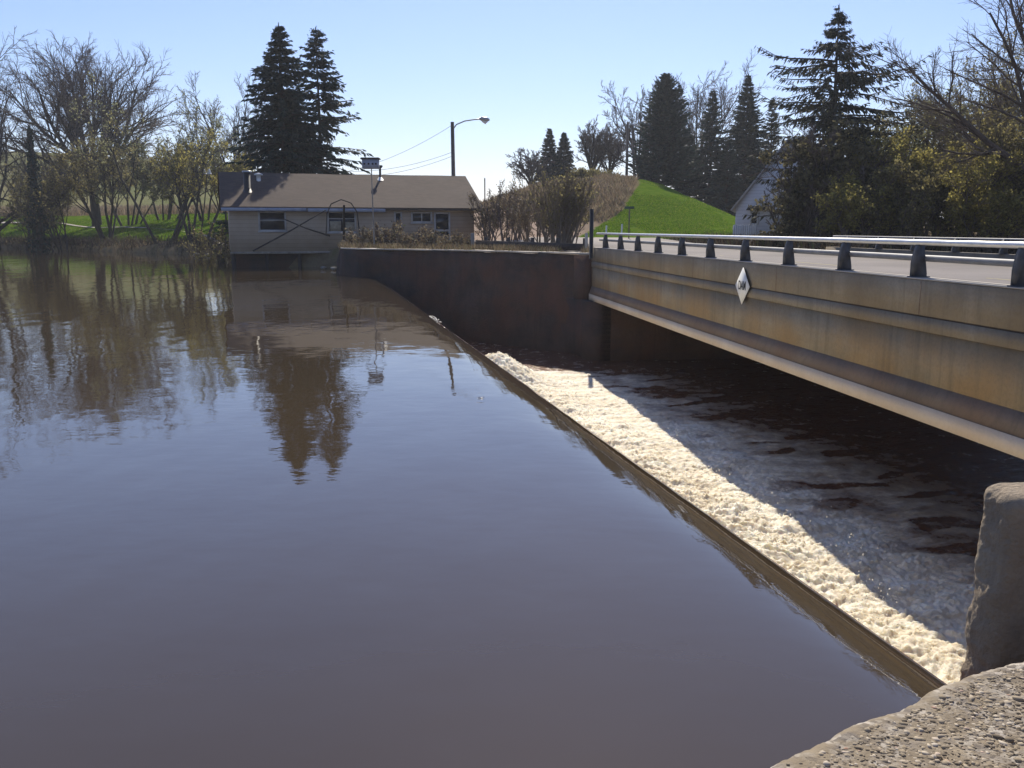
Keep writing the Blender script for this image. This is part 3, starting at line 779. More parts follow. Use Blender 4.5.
# roof: two slabs in their own tilt so the shingle courses run along the slope
tilt = math.atan2(ZR-ZE, HD/2+.45); sl = math.hypot(ZR-ZE, HD/2+.45)
for side in (0, 1):
    mb = MB(); nxr, nyr = 30, 8
    V, Q = [], []
    for i in range(nxr+1):
        for j in range(nyr+1):
            x = -.45 + (HL+.95)*i/nxr; y = sl*j/nyr
            V.append((x, y, .025*math.sin(i*.9+1)*math.sin(j*.7)*.4 - .03*math.sin(math.pi*i/nxr)*(j/nyr)))
    Q = [(i*(nyr+1)+j, (i+1)*(nyr+1)+j, (i+1)*(nyr+1)+j+1, i*(nyr+1)+j+1) for i in range(nxr) for j in range(nyr)]
    n0 = len(V); V2 = [(x, y, z-.07) for x, y, z in V]
    mb.add(V, Q); mb.add(V2, [q[::-1] for q in Q])
    mb.box(-.45, HL+.5, -.02, 0, -.09, .005)
    o = mb.build('roof', M['shingle'], HS)
    if side == 0: o.location = (0, -.45, ZE); o.rotation_euler = (tilt, 0, 0)
    else: o.location = (HL, HD+.45, ZE); o.rotation_euler = (tilt, 0, math.pi)
    if side == 0: ROOF = o
mb = MB()
mb.box(-.42, hs(306)[0], -.475, -.44, 3.12, 3.30); mb.box(hs(307)[0], hs(384)[0], -.475, -.44, 3.10, 3.29)
mb.build('fascia', M['fascia'], HS)
mb = MB(); mb.box(hs(384)[0]+.05, HL+.45, -.46, -.44, 3.22, 3.31); mb.build('fascia', M['dark_wood'], HS)
mb = MB(); mb.box(-.4, HL+.4, -.43, 0, 3.20, 3.24); mb.build('soffit', M['pale_wood'], HS)
def zf(v, u): s, t = hs(u, v); return Zh(v, t)
def window(u0, u1, v0, v1, panes, curtain=False, name='window'):
    s0, s1 = hs(u0)[0], hs(u1)[0]; z1, z0 = zf(v0, u0), zf(v1, u0); t = .10
    z1 = min(z1, 3.14)
    mb = MB(); mb.box(s0, s0+t, -.05, -.003, z0, z1); mb.box(s1-t, s1, -.05, -.003, z0, z1)
    mb.box(s0+t, s1-t, -.05, -.003, z1-t, z1); mb.box(s0-.04, s1+.04, -.09, -.051, z0-.05, z0+.05); mb.box(s0+t, s1-t, -.05, -.003, z0, z0+t)
    w = mb.build(name, M['old_white'], HS)
    mb = MB(); mb.box(s0+t, s1-t, -.02, -.004, z0+t, z1-t); mb.build('pane', M['glass'], w)
    mb = MB()
    for f in panes:
        if f[0] == 'v': x = lerp(s0, s1, f[1]); mb.box(x-.03, x+.03, -.045, -.021, z0+t, z1-t)
        else: z = lerp(z0, z1, f[1]); mb.box(s0+t, s1-t, -.046, -.021, z-.025, z+.025)
    if panes: mb.build('glazing_bar', M['old_white'], w)
    if curtain:
        mb = MB(); x0, x1 = s0+t+.05, lerp(s0, s1, .5)-.05
        mb.box(x0, x1, -.026, -.0205, z0+t, lerp(z0, z1, .55)); mb.box(lerp(s0,s1,.62), s1-t, -.026, -.0205, z0+t, lerp(z0,z1,.5)); mb.build('curtain', M['curtain'], w)
    return w
window(258, 286, 207, 231.5, [('h', .55)])
window(327, 356, 208, 233, [('v', .55), ('h', .66)], True)
window(411, 432, 210, 223, [('v', .5)])
window(394, 402, 211, 228, [])
s0, s1 = hs(434)[0], hs(450)[0]
mb = MB(); mb.box(s0, s0+.1, -.05, -.003, ZF+.02, 3.12); mb.box(s1-.1, s1, -.05, -.003, ZF+.02, 3.12); mb.box(s0+.1, s1-.1, -.05, -.003, 3.02, 3.12); mb.box(s0+.1, s1-.1, -.05, -.003, 2.0, 2.12)
dr = mb.build('door', M['old_white'], HS)
mb = MB(); mb.box(s0+.1, s1-.1, -.025, -.004, ZF+.05, 2.0); mb.box(s0+.1, s1-.1, -.025, -.004, 2.12, 3.02); mb.build('pane', M['glass'], dr)
mb = MB(); mb.tube([(s1-.15,-.05,1.95),(s1-.15,-.11,1.95)], .025, 8); mb.build('handle', M['grey_metal'], dr)
# dark opening under the house, sill beam and cribbing
mb = MB(); mb.box(-.05, HL+.02, -.06, .10, .78, .90); mb.build('sill_beam', M['pale_wood'], HS)
mb = MB(); mb.box(.25, HL-.1, .5, HD-.5, -.9, .78); mb.build('foundation', M['old_wall'], HS)
for i, x in enumerate((.12, 1.9, 3.7, 5.4)):
    mb = MB(); mb.tube([(x,.12,-1.2),(x,.12,.78)], .11, 8); mb.build('pile', M['bark_dark'], HS)
# flues and vents on the roof; t is the fraction of the way up the slope
def roof_pt(s, t): return (s, -.45 + (HD/2+.45)*t, ZE + (ZR-ZE)*t)
s_ = hs(246.5, 190)[0] + .1
p = roof_pt(s_, .44)
mb = MB(); mb.tube([(p[0],p[1],p[2]-.1),(p[0],p[1],p[2]+1.02)], .19, 12); fl = mb.build('flue', M['dark_metal'], ROOF)
mb = MB(); mb.tube([(p[0],p[1],p[2]+1.02),(p[0],p[1],p[2]+1.06),(p[0],p[1],p[2]+1.10)], [.25,.27,.24], 12); mb2 = MB(); mb2.tube([(p[0],p[1],p[2]-.12),(p[0],p[1],p[2]+.12)], [.3,.2], 12); ff_ = mb2.build('flashing', M['dark_metal'], ROOF); fc_ = mb.build('flue_cap', M['grey_metal'], ROOF)
s_ = hs(258, 180)[0] + .15; q = roof_pt(s_, .75)
mb = MB(); mb.tube([(q[0],q[1],q[2]-.1),(q[0],q[1],q[2]+.28),(q[0],q[1],q[2]+.3),(q[0],q[1],q[2]+.36),(q[0],q[1],q[2]+.42)], [.12,.12,.24,.24,.05], 12); v1 = mb.build('roof_vent', M['white_paint'], ROOF)
s_ = hs(388, 180)[0] + .1; q = roof_pt(s_, .86)
mb = MB(); mb.tube([(q[0],q[1],q[2]-.1),(q[0],q[1],q[2]+.66)], .07, 10); mb.tube([(q[0],q[1],q[2]+.64),(q[0],q[1],q[2]+.72),(q[0],q[1],q[2]+.8)], [.1,.17,.15], 10); v2 = mb.build('flue', M['dark_metal'], ROOF)
mb = MB(); mb.tube([(q[0],q[1],q[2]-.12),(q[0],q[1],q[2]+.1)], [.26,.09], 10); v3 = mb.build('flashing', M['white_paint'], ROOF)
import mathutils
ri = (mathutils.Matrix.Translation((0,-.45,ZE)) @ mathutils.Matrix.Rotation(tilt, 4, 'X')).inverted()
for o in (fl, fc_, ff_, v1, v2, v3): o.data.transform(ri)
def hw(s, d, z):               # house local -> world
    p = np.array((-15.55, 50.35)) + s*exx + d*eyy; return (p[0], p[1], z)
# bent trellis and poles leaning before the wall
TR = thing('trellis', 'bent arch and crossed bare poles leaning before the house wall', 'trellis', hw(hs(300)[0], -.9, 0.2))
def wp_(u, v, d): s, t = hs(u, v); q = hw(s, d, 0); t2 = q[1]; return (X(u, t2, v), t2, Zh(v, t2))
mb = MB(); mb.tube([wp_(326,236,-.8), wp_(327,214,-.8), wp_(331,204,-.8), wp_(341,199.5,-.8), wp_(351,203,-.8), wp_(357,212,-.8), wp_(360,236,-.8)], .035, 6); mb.world('arch', M['bark_dark'], TR, True)
mb = MB(); mb.tube([wp_(253,251,-.7), wp_(290,231,-.8), wp_(326,210,-.9)], [.05,.045,.03], 6); mb.world('pole', M['bark_dark'], TR, True)
mb = MB(); mb.tube([wp_(284,219,-.6), wp_(305,228,-.65), wp_(330,236,-.7)], [.03,.04,.05], 6); mb.world('pole', M['bark_dark'], TR, True)
mb = MB(); mb.tube([wp_(344,205,-.75), wp_(344,240,-.75)], [.06,.07], 6); mb.world('pole', M['bark_dark'], TR, True)
# martin house on its pole
yb = 45.5; xb = X(373, yb)
MH = thing('birdhouse', 'long grey birdhouse on a tall thin pole before the house', 'birdhouse', (xb, yb, 1.1))
mb = MB(); mb.tube([(.05,0,0),(.02,0,2.0),(0,0,4.0)], [.035,.03,.025], 8); mb.build('pole', M['pale_wood'], MH)
mb = MB(); mb.box(-.42,.36,-.25,.25,3.98,4.42); bx_ = mb.build('nest_box', M['fascia'], MH)
mb = MB(); mb.prism([(-.5,4.425),(.44,4.425),(.40,4.50),(-.46,4.50)], -.32, .32); mb.build('lid', M['dark_wood'], bx_)
for xx in (-.3,-.1,.1,.26):
    mb = MB(); mb.tube([(xx,-.256,4.2),(xx,-.26,4.2)], .05, 8); mb.build('entrance_hole', M['black'], bx_)
# flood lamps on a leaning pole left of the house
FL = thing('flood_lamp', 'leaning dark pole with two white lamp heads left of the house', 'lamp', (X(199, 80), 80, gz(X(199,80),80)-.1))
zt = Zh(174, 80)-FL.location.z; dx = X(210,80)-X(199,80)
mb = MB(); mb.tube([(0,0,0),(dx*.6,0,zt*.55),(dx,0,zt)], .05, 7); mb.build('pole', M['bark_dark'], FL)
for d_ in (-.2, .2):
    mb = MB(); mb.tube([(dx+d_,0,zt+.0),(dx+d_,-.02,zt+.18),(dx+d_*1.1,-.05,zt+.42)], [.2,.16,.07], 8); mb.build('lamp_head', M['white_paint'], FL)

# ------------------------------------------------------------------ poles, wires, posts, fences
LP = thing('street_lamp', 'wooden pole with curved arm and lamp rising behind the brown roof', 'street lamp', (X(453.5,66), 66, 1.2))
zt = Zh(122, 66)-1.2
mb = MB(); mb.tube([(.08,0,0),(0,0,zt)], [.17,.13], 10); mb.build('pole', M['pole_wood'], LP)
k_ = 66/FPX
pts = [(0,0,Zh(130,66)-1.2), (4*k_,0,Zh(124.5,66)-1.2), (12*k_,0,Zh(121,66)-1.2), (22*k_,0,Zh(119.4,66)-1.2), (31*k_,0,Zh(119,66)-1.2)]
mb = MB(); mb.tube(pts, .045, 8); arm = mb.build('arm', M['grey_metal'], LP, True)
zl = pts[-1][2]
mb = MB(); mb.tube([(26*k_,0,zl+.02),(28*k_,0,zl+.02),(33*k_,0,zl-.03),(36*k_,0,zl-.06)], [.07,.15,.17,.07], 10); lh = mb.build('lamp_head', M['grey_metal'], LP, True)
mb = MB(); mb.tube([(29*k_,0,zl-.10),(32*k_,0,zl-.24),(34*k_,0,zl-.14)], [.1,.12,.06], 10); mb.build('lens', M['white_paint'], lh, True)
lpx = X(453.5,66)
for v0, x1, v1, lab in ((125, 330, 183, 'topmost sagging wire running left from the lamp pole'), (152, 330, 178, 'middle sagging wire running left from the lamp pole'), (156, 330, 184, 'lowest sagging wire running left from the lamp pole')):
    a_ = np.array((lpx, 66, Zh(v0, 66))); b_ = np.array((X(x1, 72), 72, Zh(v1-8, 72)))
    t = np.linspace(0, 1, 14)[:, None]; P = a_+(b_-a_)*t; P[:, 2] -= (4*t*(1-t))[:, 0]*.55
    mb = MB(); mb.tube(P, .013, 5); tag(mb.build('overhead_wire', M['dark_metal']), lab, 'wire')
P = np.linspace((lpx,66,Zh(150,66)), (X(800,104),104,Zh(128,104)), 12)
UP = thing('utility_pole', 'bare thin utility pole on the hilltop left of the tall spruces', 'utility pole', (X(625.5,99), 99, gz(X(625.5,99),99)-.2))
zt = Zh(122,99)-UP.location.z
mb = MB(); mb.tube([(0,0,0),(0,0,zt)], [.16,.12], 8); mb.build('pole', M['pole_wood'], UP)
mb = MB(); mb.bar((-.5,0,zt-.4),(.5,0,zt-.4), .1); mb.build('crossarm', M['pole_wood'], UP)
UL = thing('street_lamp', 'hilltop lamp pole with long white arm reaching towards the tall spruce', 'street lamp', (X(634,101), 101, gz(X(634,101),101)-.2))
zt = Zh(124,101)-UL.location.z; kk_ = 101/FPX
mb = MB(); mb.tube([(0,0,0),(-4*kk_,0,zt)], [.17,.12], 8); mb.build('pole', M['pole_wood'], UL)
mb = MB(); mb.tube([(-6*kk_,0,zt),(8*kk_,-.4,zt-.55),(24*kk_,-.8,zt-1.35)], [.09,.09,.08], 8); mb.build('arm', M['white_paint'], UL)
mb = MB(); mb.tube([(24*kk_,-.8,zt-1.3),(26*kk_,-.8,zt-1.45),(30*kk_,-.9,zt-1.6)], [.1,.17,.08], 8); mb.build('lamp_head', M['white_paint'], UL)
# black post at the bridge end
mb = MB(); y_ = 33.4; x_ = X(591.5, y_)-.0; mb.tube([(x_,y_,1.1),(x_,y_,Zh(209,y_))], .075, 8)
tag(mb.build('post', M['black']), 'slim black post at the far end of the near parapet', 'post')
mb = MB(); y_ = 36.0; x_ = X(586.5, y_); mb.box(x_-.06, x_+.06, y_-.02, y_+.02, 1.15, Zh(233,y_)); tag(mb.build('pale_board', M['coping']), 'flat pale upright board beside the slim black post', 'marker post')  # narrow pale upright board
# street name sign across the road
SN = thing('street_sign', 'green street name sign on a brown post at the foot of the lawn hill', 'sign', (X(629,60.5), 60.5, 1.2))
mb = MB(); mb.box(-.035,.035,-.03,.03,0,Zh(209,60.5)-1.2); mb.build('post', M['pole_wood'], SN)
M['sign_green'] = mottled('sign_green', [(.3,(.02,.07,.05)),(.7,(.03,.09,.065))], 3, .5, 0)
z_ = Zh(209,60.5)-1.2
mb = MB(); mb.box(-.32,.32,-.012,.012,z_,z_+.17); mb.build('sign_blade', M['sign_green'], SN)
for u, vt, lab in ((606, 225.5, 'short pale marker stake at the left foot of the lawn hill'), (621.5, 224, 'short pale marker stake just left of the street name sign')):
    x_ = X(u, 58); mb = MB(); mb.tube([(x_,58,1.1),(x_+.03,58,Zh(vt,58))], .05, 6); tag(mb.build('marker_stake', M['white_paint']), lab, 'stake')
# back of a sign by the dark trees
BS = thing('sign_post', 'pair of pale slim sign posts before the dark ivy trees', 'sign post', (X(817.5,46), 46, 1.1))
for d_ in (-.09, .17):
    mb = MB(); mb.box(d_-.035, d_+.035, -.03, .03, 0, Zh(215.5,46)-1.1); mb.build('post', M['pale_wood'], BS)
# dark timber guard rail on the retaining wall
GR = thing('guard_rail', 'dark timber guard rail behind the dry grass on the retaining wall', 'guard rail', (-.5, 42, 1.1))
g0, g1 = np.array((X(476,43.5), 43.5)), np.array((X(588,38.2), 38.2))
gd = (g1-g0)/np.linalg.norm(g1-g0)
mb = MB(); mb.bar((*g0, Zh(240.5,43.5)-.13), (*g1, Zh(243.5,38.2)-.17), .09, .30); mb.world('rail', M['dark_wood'], GR)
for t in (.08, .3, .52, .74, .96):
    p = g0+(g1-g0)*t+np.array((.13*gd[1], -.13*gd[0]))*-1; mb = MB(); mb.box(p[0]-.08,p[0]+.08,p[1]-.08,p[1]+.08,.9,1.78); mb.world('post', M['dark_wood'], GR)
mb = MB(); x_ = X(472.5,43); mb.box(x_-.09,x_+.09,42.9,43.06,1.0,Zh(233,43)); tag(mb.build('post', M['pale_wood']), 'weathered pale post at the left end of the dark timber rail', 'post')
x_ = X(485,56); mb = MB(); mb.tube([(x_,56,1.1),(x_,56,Zh(178,56))], .04, 6); tag(mb.build('pole', M['pole_wood']), 'thin bare pole among the shrubs right of the brown roof', 'pole')
# grey gabled house and white fence
GH = thing('gabled_house', 'pale grey gabled house half hidden by the dark ivy trees', 'house', (X(735,58), 58, 1.3), R(-15.5))
zw, hw2 = Zh(207,58)-1.3, 3.0
za_ = zw + hw2*1.32
mb = MB(); mb.prism([(0,-.4),(2*hw2,-.4),(2*hw2,zw),(hw2,za_),(0,zw)], 0, 9); mb.build('wall', M['grey_siding'], GH)
for sgn in (0, 1):
    mb = MB(); a_, b_ = ((-.22,zw-.28),(hw2,za_+.03)) if sgn == 0 else ((2*hw2+.22,zw-.28),(hw2,za_+.03))
    dx_, dz_ = b_[0]-a_[0], b_[1]-a_[1]; l_ = math.hypot(dx_, dz_); nx2, nz2 = -dz_/l_*.14*(1 if sgn==0 else -1), abs(dx_)/l_*.14
    mb.prism([a_, b_, (b_[0]+nx2*0,b_[1]+.2), (a_[0]+nx2,a_[1]+nz2)][::(1 if sgn == 0 else -1)], -.25, 9.2); mb.build('roof', M['old_white'], GH)
x0_, x1_ = X(749,58)-GH.location.x, X(757.5,58)-GH.location.x; z1_, z0_ = Zh(211,58)-1.3, Zh(225,58)-1.3
mb = MB(); mb.box(x0_,x0_+.12,-.05,-.003,z0_,z1_); mb.box(x1_-.12,x1_,-.05,-.003,z0_,z1_); mb.box(x0_+.12,x1_-.12,-.05,-.003,z1_-.12,z1_); mb.box(x0_+.12,x1_-.12,-.05,-.003,z0_,z0_+.1); w = mb.build('window', M['white_paint'], GH)
mb = MB(); mb.box(x0_+.12,x1_-.12,-.03,-.004,z0_+.1,z1_-.12); mb.build('pane', M['glass'], w)
mb = MB(); mb.prism([(x0_-.25,z1_+.05),(x1_+.6,z1_+.05),(x1_+.45,z1_+.3),(x0_-.1,z1_+.3)], -.5, -.004); mb.build('awning', M['dark_metal'], GH)
WF = thing('picket_fence', 'short white board fence before the pale gabled house', 'fence', (X(733,52), 52, 1.1))
zt = Zh(224.5,52)-1.1; wd = X(757,52)-X(733,52)
mb = MB(); n_ = 11
for i in range(n_):
    x_ = wd*i/n_; mb.prism([(x_,0),(x_+wd/n_-.015,0),(x_+wd/n_-.015,zt-.05),(x_+wd/n_/2,zt+.03*math.sin(i*2)),(x_,zt-.05)], -.02, 0)
mb.build('boards', M['white_paint'], WF)
mb = MB(); mb.box(0,wd,.003,.05,.25,.34); mb.box(0,wd,.003,.05,zt-.3,zt-.2); mb.build('rails', M['white_paint'], WF)

# ------------------------------------------------------------------ trees
def norm(v): return v/(np.linalg.norm(v, axis=-1, keepdims=True)+1e-9)
def extend(rng, p, d, ln, r0, r1, n, wig, trop):
    B = len(p); P = np.empty((B, n+1, 3)); P[:, 0] = p; cur = d.copy(); D = np.empty((B, n+1, 3)); D[:, 0] = cur
    for i in range(n):
        cur = norm(cur + rng.normal(0, wig, (B, 3)) + np.array((0, 0, trop)))
        P[:, i+1] = P[:, i] + cur*(ln/n)[:, None]; D[:, i+1] = cur
    t = np.linspace(0, 1, n+1)[None]
    return P, D, r0[:, None]*(1-t)+r1[:, None]*t
def spawn(rng, P, D, Rd, ln, c, t0, t1, ang, asd, ratio, rr, taper=.5):
    B, n1, _ = P.shape; n = n1-1
    t = t0 + (t1-t0)*(np.arange(c)[None]+rng.random((B, c)))/c
    f = np.clip(t*n, 0, n-1e-6); i = f.astype(int); w = (f-i)[..., None]; bi = np.arange(B)[:, None]
    p = P[bi, i]*(1-w)+P[bi, i+1]*w; d = norm(D[bi, i]*(1-w)+D[bi, i+1]*w); r = Rd[bi, i]*(1-w[..., 0])+Rd[bi, i+1]*w[..., 0]
    ref = norm(rng.normal(0, 1, (B, c, 3))); sdv = norm(np.cross(d, ref))
    a = np.abs(rng.normal(ang, asd, (B, c)))[..., None]
    nd = norm(d*np.cos(a)+sdv*np.sin(a))
    l2 = ln[:, None]*ratio*(1-taper*t)*rng.uniform(.65, 1.25, (B, c))
    return p.reshape(-1, 3), nd.reshape(-1, 3), l2.ravel(), (r*rr).ravel()
class Tree:
    def __init__(s): s.wood, s.fine, s.leaf = MB(), MB(), MB()
    def tubes(s, P, Rd, k, fine):
        V, Q = tubes(P, Rd, k); (s.fine if fine else s.wood).add(V, Q)
    def cards(s, rng, c, size, asp=.6, axis=None, jit=1.0):
        n = len(c)
        a = norm(rng.normal(0, 1, (n, 3)) if axis is None else axis+jit*rng.normal(0, .5, (n, 3)))
        b = norm(np.cross(a, rng.normal(0, 1, (n, 3))))
        sz = np.broadcast_to(size, (n,))*rng.uniform(.6, 1.4, n)
        a, b = a*sz[:, None]*.5, b*sz[:, None]*asp*.5
        V = np.stack([c-a, c+b*1.0-a*.1, c+a, c-b*1.0-a*.1], 1); i = np.arange(n)[:, None]*4
        s.leaf.add(V.reshape(-1, 3), np.concatenate([i, i+1, i+2, i+3], 1))
    def place(s, name, label, cat, loc, wood, fine=None, leaf=None, group=None, rz=0., scale=1., fine_name='branches', leaf_name='foliage'):
        r = thing(name, label, cat, loc, rz, group); r.scale = (scale,)*3
        if s.wood.n: s.wood.build('trunk', wood, r, True)
        if s.fine.n: s.fine.build(fine_name, fine or wood, r, False)
        if s.leaf.n: s.leaf.build(leaf_name, leaf, r, False)
        return r
def broad(seed, H, trunk=.18, r=.3, limbs=7, l_ang=.5, l_len=.62, lv=((8,.55,.5),(7,.5,.55),(5,.5,.6)), trop=.06, wig=.09, lean=(0,0), leaves=0, lsize=.16, twig_r=.012, first=None, stems=1, t0=.55, spread=0.0, lt0=.3, ltaper=.45, s0=.25):
    """trunk, limbs and levels of branches; lv = (children, angle, length ratio) per level; leaves = cards per last twig"""
    rng = np.random.default_rng(seed); T = Tree()
    p = np.zeros((stems, 3)); p[:, :2] = rng.normal(0, spread, (stems, 2)) if stems > 1 else 0; p[:, 2] = -.3
    d = norm(np.stack([np.full(stems, lean[0]), np.full(stems, lean[1]), np.ones(stems)], 1) + (np.concatenate([p[:, :2]*.55/(spread+.01)*.5, np.zeros((stems,1))], 1) if stems > 1 else 0))
    p[:, :2] *= .35
    th = H*trunk if stems == 1 else H*.62
    ln = np.full(stems, th)*rng.uniform(.85, 1.1, stems); r0 = np.full(stems, r)*rng.uniform(.7, 1.1, stems)
    P, D, Rd = extend(rng, p, d, ln, r0, r0*(.72 if stems == 1 else .3), 5, .04 if stems == 1 else .07, .02)
    T.tubes(P, Rd, 8, False)
    L1 = H*l_len
    if first is not None:
        tip = P[0, -1]; p = np.repeat(tip[None], len(first), 0) - np.array((0,0,1))*rng.uniform(0, th*.3, (len(first),1)); d = norm(np.array([f[:3] for f in first], float)); ln = np.array([f[3] for f in first], float); rr_ = np.array([f[4] for f in first], float)
    elif stems == 1:
        p, d, ln, rr_ = spawn(rng, P, D, Rd, np.full(1, L1), limbs, t0, 1.0, l_ang, .16, 1.0, .62, 0.0)
    else:
        p, d, ln, rr_ = spawn(rng, P, D, Rd, ln, limbs, s0, 1.0, l_ang, .16, .55, .6, .4)
    P, D, Rd = extend(rng, p, d, ln, rr_, rr_*.25, 7, wig, trop)
    T.tubes(P, Rd, 6, False)
    for li, (c, a, ra) in enumerate(lv):
        last = li == len(lv)-1
        p, d, l2, r2 = spawn(rng, P, D, Rd, ln, c, lt0 if li == 0 else .2, 1.0, a, .18, ra, .6, ltaper)
        r2 = np.maximum(r2, twig_r*(1.6 if not last else 1.0))
        P, D, Rd = extend(rng, p, d, l2, r2, np.maximum(r2*.35, twig_r*.55), 4 if not last else 3, wig*1.3, trop)
        ln = l2
        T.tubes(P, Rd, 4 if li == 0 else 3, li > 0 or stems > 1)
    if leaves:
        n = len(P)*leaves; bi = np.repeat(np.arange(len(P)), leaves); f = rng.random(n)*(P.shape[1]-1.001); i = f.astype(int); w = (f-i)[:, None]
        c = P[bi, i]*(1-w)+P[bi, i+1]*w + rng.normal(0, lsize*.6, (n, 3))
    k_ = H/np.percentile(P[..., 2], 99.7)
    for m_ in (T.wood, T.fine): m_.V = [v_*k_ for v_ in m_.V]
    if leaves: T.cards(rng, c*k_, lsize)
    return T
def conifer(seed, H, Rm, nb=420, sh=14, prof=None, droop=.25, rise=.15, clen=.42, asp=.3, low=.05, tr=.22, wob=.3, hang=.3, gaps=0.0, tip=.14, tier=.5, up3=.45):
    """whorled branches in tiers, each carrying drooping needle sprays"""
    rng = np.random.default_rng(seed); T = Tree()
    zt = np.linspace(0, H, 9); P = np.stack([.04*np.sin(zt*.5+seed), .04*np.cos(zt*.4), zt], 1)[None]
    T.tubes(P, np.linspace(tr, .015, 9)[None], 7, False)
    t = low + (.985-low)*((np.arange(nb)+rng.random(nb))/nb)**.95
    tz = np.round(t*H/tier)*tier/H; t = np.clip(lerp(t, tz, .28), low, .99)
    prof = prof or (lambda t: (1-t)**.9)
    az = rng.uniform(0, 6.283, nb)
    sector = 1 + wob*.6*np.sin(az*3+seed+t*9) + wob*fbm(np.cos(az)*1.7+seed, np.sin(az)*1.7, t*H*.7, 2)
    L = Rm*prof(t)*np.clip(rng.normal(.95, .2, nb)*sector, .4, 1.25)
    keep = rng.random(nb) > gaps; t, az, L = t[keep], az[keep], np.maximum(L[keep], .10); nb = len(t)
    rad = np.stack([np.cos(az), np.sin(az), 0*az], 1); side = np.stack([-np.sin(az), np.cos(az), 0*az], 1)
    s = np.linspace(0, 1, 6)[None, :, None]
    ri = (rise+up3*t**3)[:, None, None]; dr = (droop*rng.uniform(.6, 1.4, nb))[:, None, None]
    base = np.stack([0*t, 0*t, t*H], 1)[:, None]
    up = np.array((0,0,1.))
    P = base + rad[:, None]*L[:, None, None]*s + up*L[:, None, None]*(ri*s - dr*s**2 + tip*s**4) + side[:, None]*(L*rng.normal(0, .12, nb))[:, None, None]*s**2
    T.tubes(P, (.012+.010*L)[:, None]*np.linspace(1, .25, 6)[None], 3, True)
    # side shoots carrying needles: longest in the middle of the branch, short at its tip
    u = (np.arange(sh)[None]+rng.random((nb, sh)))/sh; u = .10+.9*u**.85
    f = np.clip(u, 0, .999)*5; i = f.astype(int); w = (f-i)[..., None]; bi = np.arange(nb)[:, None]
    c = P[bi, i]*(1-w)+P[bi, i+1]*w
    dloc = norm(P[bi, np.minimum(i+1, 5)]-P[bi, i])
    sg = np.where(rng.random((nb, sh)) > .5, 1, -1)[..., None]
    tipw = (u > .86)[..., None]
    ax = norm(dloc*1.0 + side[:, None]*sg*rng.uniform(.3, 1.0, (nb, sh))[..., None]*np.where(tipw, .3, 1) - up*hang*rng.uniform(.2, 1.6, (nb, sh))[..., None])
    wd = (clen*(.4+.6*np.minimum(L, 2.2)/2.2))[:, None]*(1.1-.45*u)
    c = c + ax*wd[..., None]*.42
    c, ax, wd = c.reshape(-1, 3), ax.reshape(-1, 3), wd.ravel()
    T.cards(rng, c, wd, asp, ax, .22)
    T.cards(rng, c + rng.normal(0, .06, c.shape), wd*.8, asp, ax, .6)
    n = 14; zc = H*(1-.035*rng.random(n)); T.cards(rng, np.stack([0*zc, 0*zc, zc], 1), .3, .25, np.repeat(up[None], n, 0), .5)
    return T
def hgt(vtop, Y, base): return Zh(vtop, Y) - base
def at(u, Y): x = X(u, Y); return (x, Y, gz(x, Y)-.05)
BUILD_TREES = True
